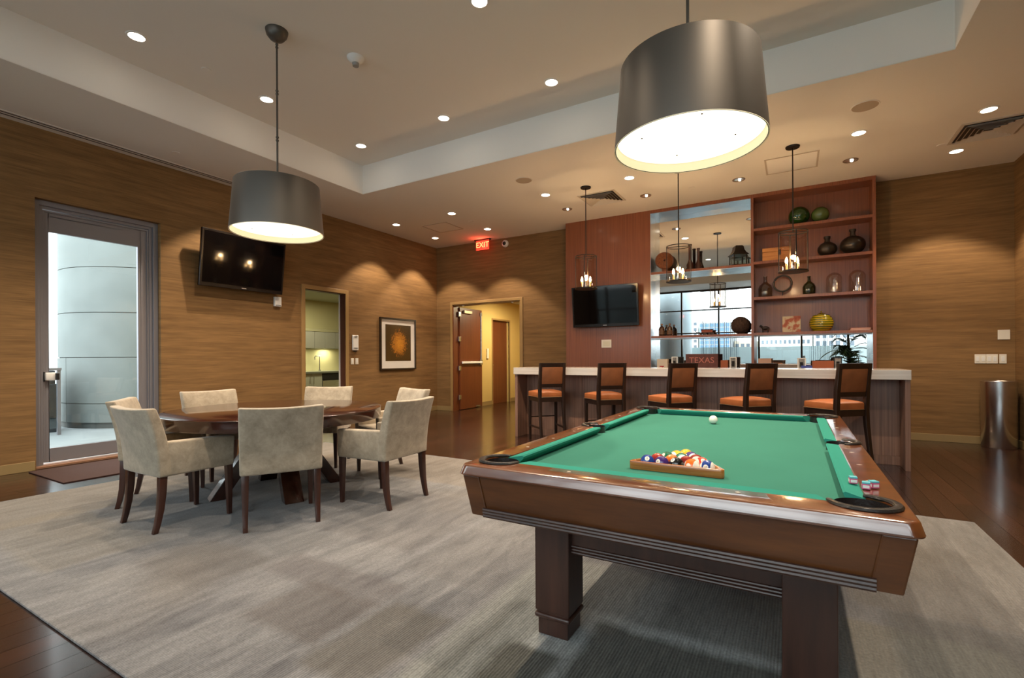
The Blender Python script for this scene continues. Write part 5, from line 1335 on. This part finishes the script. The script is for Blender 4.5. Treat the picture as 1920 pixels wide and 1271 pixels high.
# ------------------------------------------------------------------ outside: terrace by the glass door
struct(MB().box(-9.0, -0.23, -9.5, -0.5, -0.15, -0.01).build('terrace_floor', pave_m))
ccx, ccy, cr_ = -4.30, -3.95, 1.5
clm = thing('concrete_column', 'large round concrete column with panel joints on the terrace outside the glass door', 'column', (ccx, ccy, 0))
MB().lathe([(0,-0.05),(cr_-0.03,-0.05),(cr_-0.03,6.0),(0,6.0)], 64).build('column_core', joint2_m, clm, smooth=True)
zr = [0.09, 0.435, 1.262, 2.07, 2.885, 3.70, 4.5, 5.3, 6.0]
def cpanel(a0, a1, z0, z1):
    n = 14; vs = []; fs = []
    for i in range(n+1):
        a = a0 + (a1-a0)*i/n
        for r_ in (cr_-0.035, cr_): vs += [(r_*math.cos(a), r_*math.sin(a), z0), (r_*math.cos(a), r_*math.sin(a), z1)]
    for i in range(n):
        b_ = i*4; c_ = b_+4
        fs += [(b_+2,c_+2,c_+3,b_+3),(b_,b_+1,c_+1,c_),(b_+1,b_+3,c_+3,c_+1),(b_,c_,c_+2,b_+2)]
    fs += [(0,2,3,1),(n*4,n*4+1,n*4+3,n*4+2)]
    MB().add(vs, fs).build('panel', concrete_m, clm, smooth=True)
for i in range(len(zr)-1):
    cuts = [R(-24)+k*PI/3 for k in range(7)] if i < 2 else [R(18)+k*PI/2 for k in range(5)]
    if i >= 2: cuts = [R(30)+k*PI/1.0 for k in range(3)]
    for a, b_ in zip(cuts[:-1], cuts[1:]): cpanel(a+0.004, b_-0.004, zr[i]+0.006, zr[i+1]-0.006)
rl = thing('terrace_railing', 'pale metal railing on the terrace left of the column', 'railing', (-3.2, -7.60, 0.0))
for y in (0.0, 0.9, 1.77): MB().box(-0.022,0.022,y-0.022,y+0.022,-0.01,1.05).build('post', alu_m, rl)
MB().box(-0.03,0.03,-0.6,1.80,1.05,1.09).build('top_rail', alu_m, rl)
for y in (0.05, 0.95): MB().box(-0.006,0.006,y,y+0.80,0.10,1.02).build('glass_panel', glass('rail_glass', (0.75,0.82,0.84,1), 0.08), rl)
o = MB().box(-0.35,0.35,-0.25,0.25,0,0.82).box(-0.30,0.30,-0.2,0.2,0.82,1.05).build('terrace_grill', flat('grill_dark', lin(50,56,64), 0.5), bevel=0.01); o.location = (-4.0,-5.92,-0.01); tag(o, 'dark barbecue grill on the terrace at the edge of the glass door view', 'grill')

# ------------------------------------------------------------------ outside: terrace and city behind the camera (in the mirror)
struct(MB().box(-2, 14, -14.2, YF-0.2, -0.15, -0.01).build('terrace_floor_front', pave_m))
tag(MB().box(-4, 16, -13.7, -13.5, -0.1, 1.62).build('parapet', flat('parapet_paint', lin(186,204,206), 0.8)), 'pale blue grey terrace parapet outside the windows, seen in the mirror', 'parapet')
def building(name, lab, x0, x1, y, z1, m, nx, nz, wm, z0w, ww, wh, depth=8, zb=-30):
    t = thing(name, lab, 'building', ((x0+x1)/2, y, 0))
    a = (x1-x0)/2
    MB().box(-a, a, -depth, 0, zb, z1).build('tower_walls', m, t)
    me = MB().box(-ww/2, ww/2, -0.05, 0.06, -wh/2, wh/2).mesh('tower_window'); me.materials.append(wm)
    for i in range(nx):
        for j in range(nz):
            o = link('tower_window', me, t); o.location = (-a + (i+0.5)*2*a/nx, 0.0, z0w + j*(z1-z0w)/nz + wh*0.5)
bw_m = flat('facade_white', lin(226,224,218), 0.8); bg_m = flat('facade_grey', lin(150,158,164), 0.7); bt_m = flat('facade_tan', lin(190,180,160), 0.8)
win_m = flat('facade_window', lin(84,96,106), 0.2); winb_m = flat('facade_window_blue', lin(90,124,156), 0.15)
building('white_tower', 'white office tower with small square windows reflected at the left of the mirror', -8.7, -3.9, -60, 6.2, bw_m, 7, 6, win_m, 1.6, 0.35, 0.42)
building('glass_tower', 'grey glass tower with blue window grid reflected behind the string curtain', -3.4, 0.25, -58, 5.6, bg_m, 6, 8, winb_m, 1.2, 0.44, 0.40)
building('tan_block', 'low tan building reflected right of the string curtain', 0.4, 3.0, -62, 3.3, bt_m, 4, 2, win_m, 1.5, 0.4, 0.5)
building('long_white_block', 'long white building with rows of windows reflected under the shelves', 3.6, 9.0, -60, 4.9, bw_m, 11, 3, win_m, 1.7, 0.26, 0.48)
building('gridded_block', 'grey and white building with tall window bands reflected beside the palm', 9.3, 13.2, -57, 5.2, flat('facade_pale', lin(206,208,208), 0.8), 6, 4, win_m, 1.4, 0.38, 0.60)
cc2 = MB().lathe([(0,-0.05),(0.8,-0.05),(0.8,6.2),(0,6.2)], 48).build('terrace_column', flat('column_render', lin(170,184,190), 0.85, var=0.1, vscale=1.5), smooth=True)
cc2.location = (2.75, -12.45, 0); tag(cc2, 'round pale column on the terrace outside the windows, seen in the mirror', 'column')
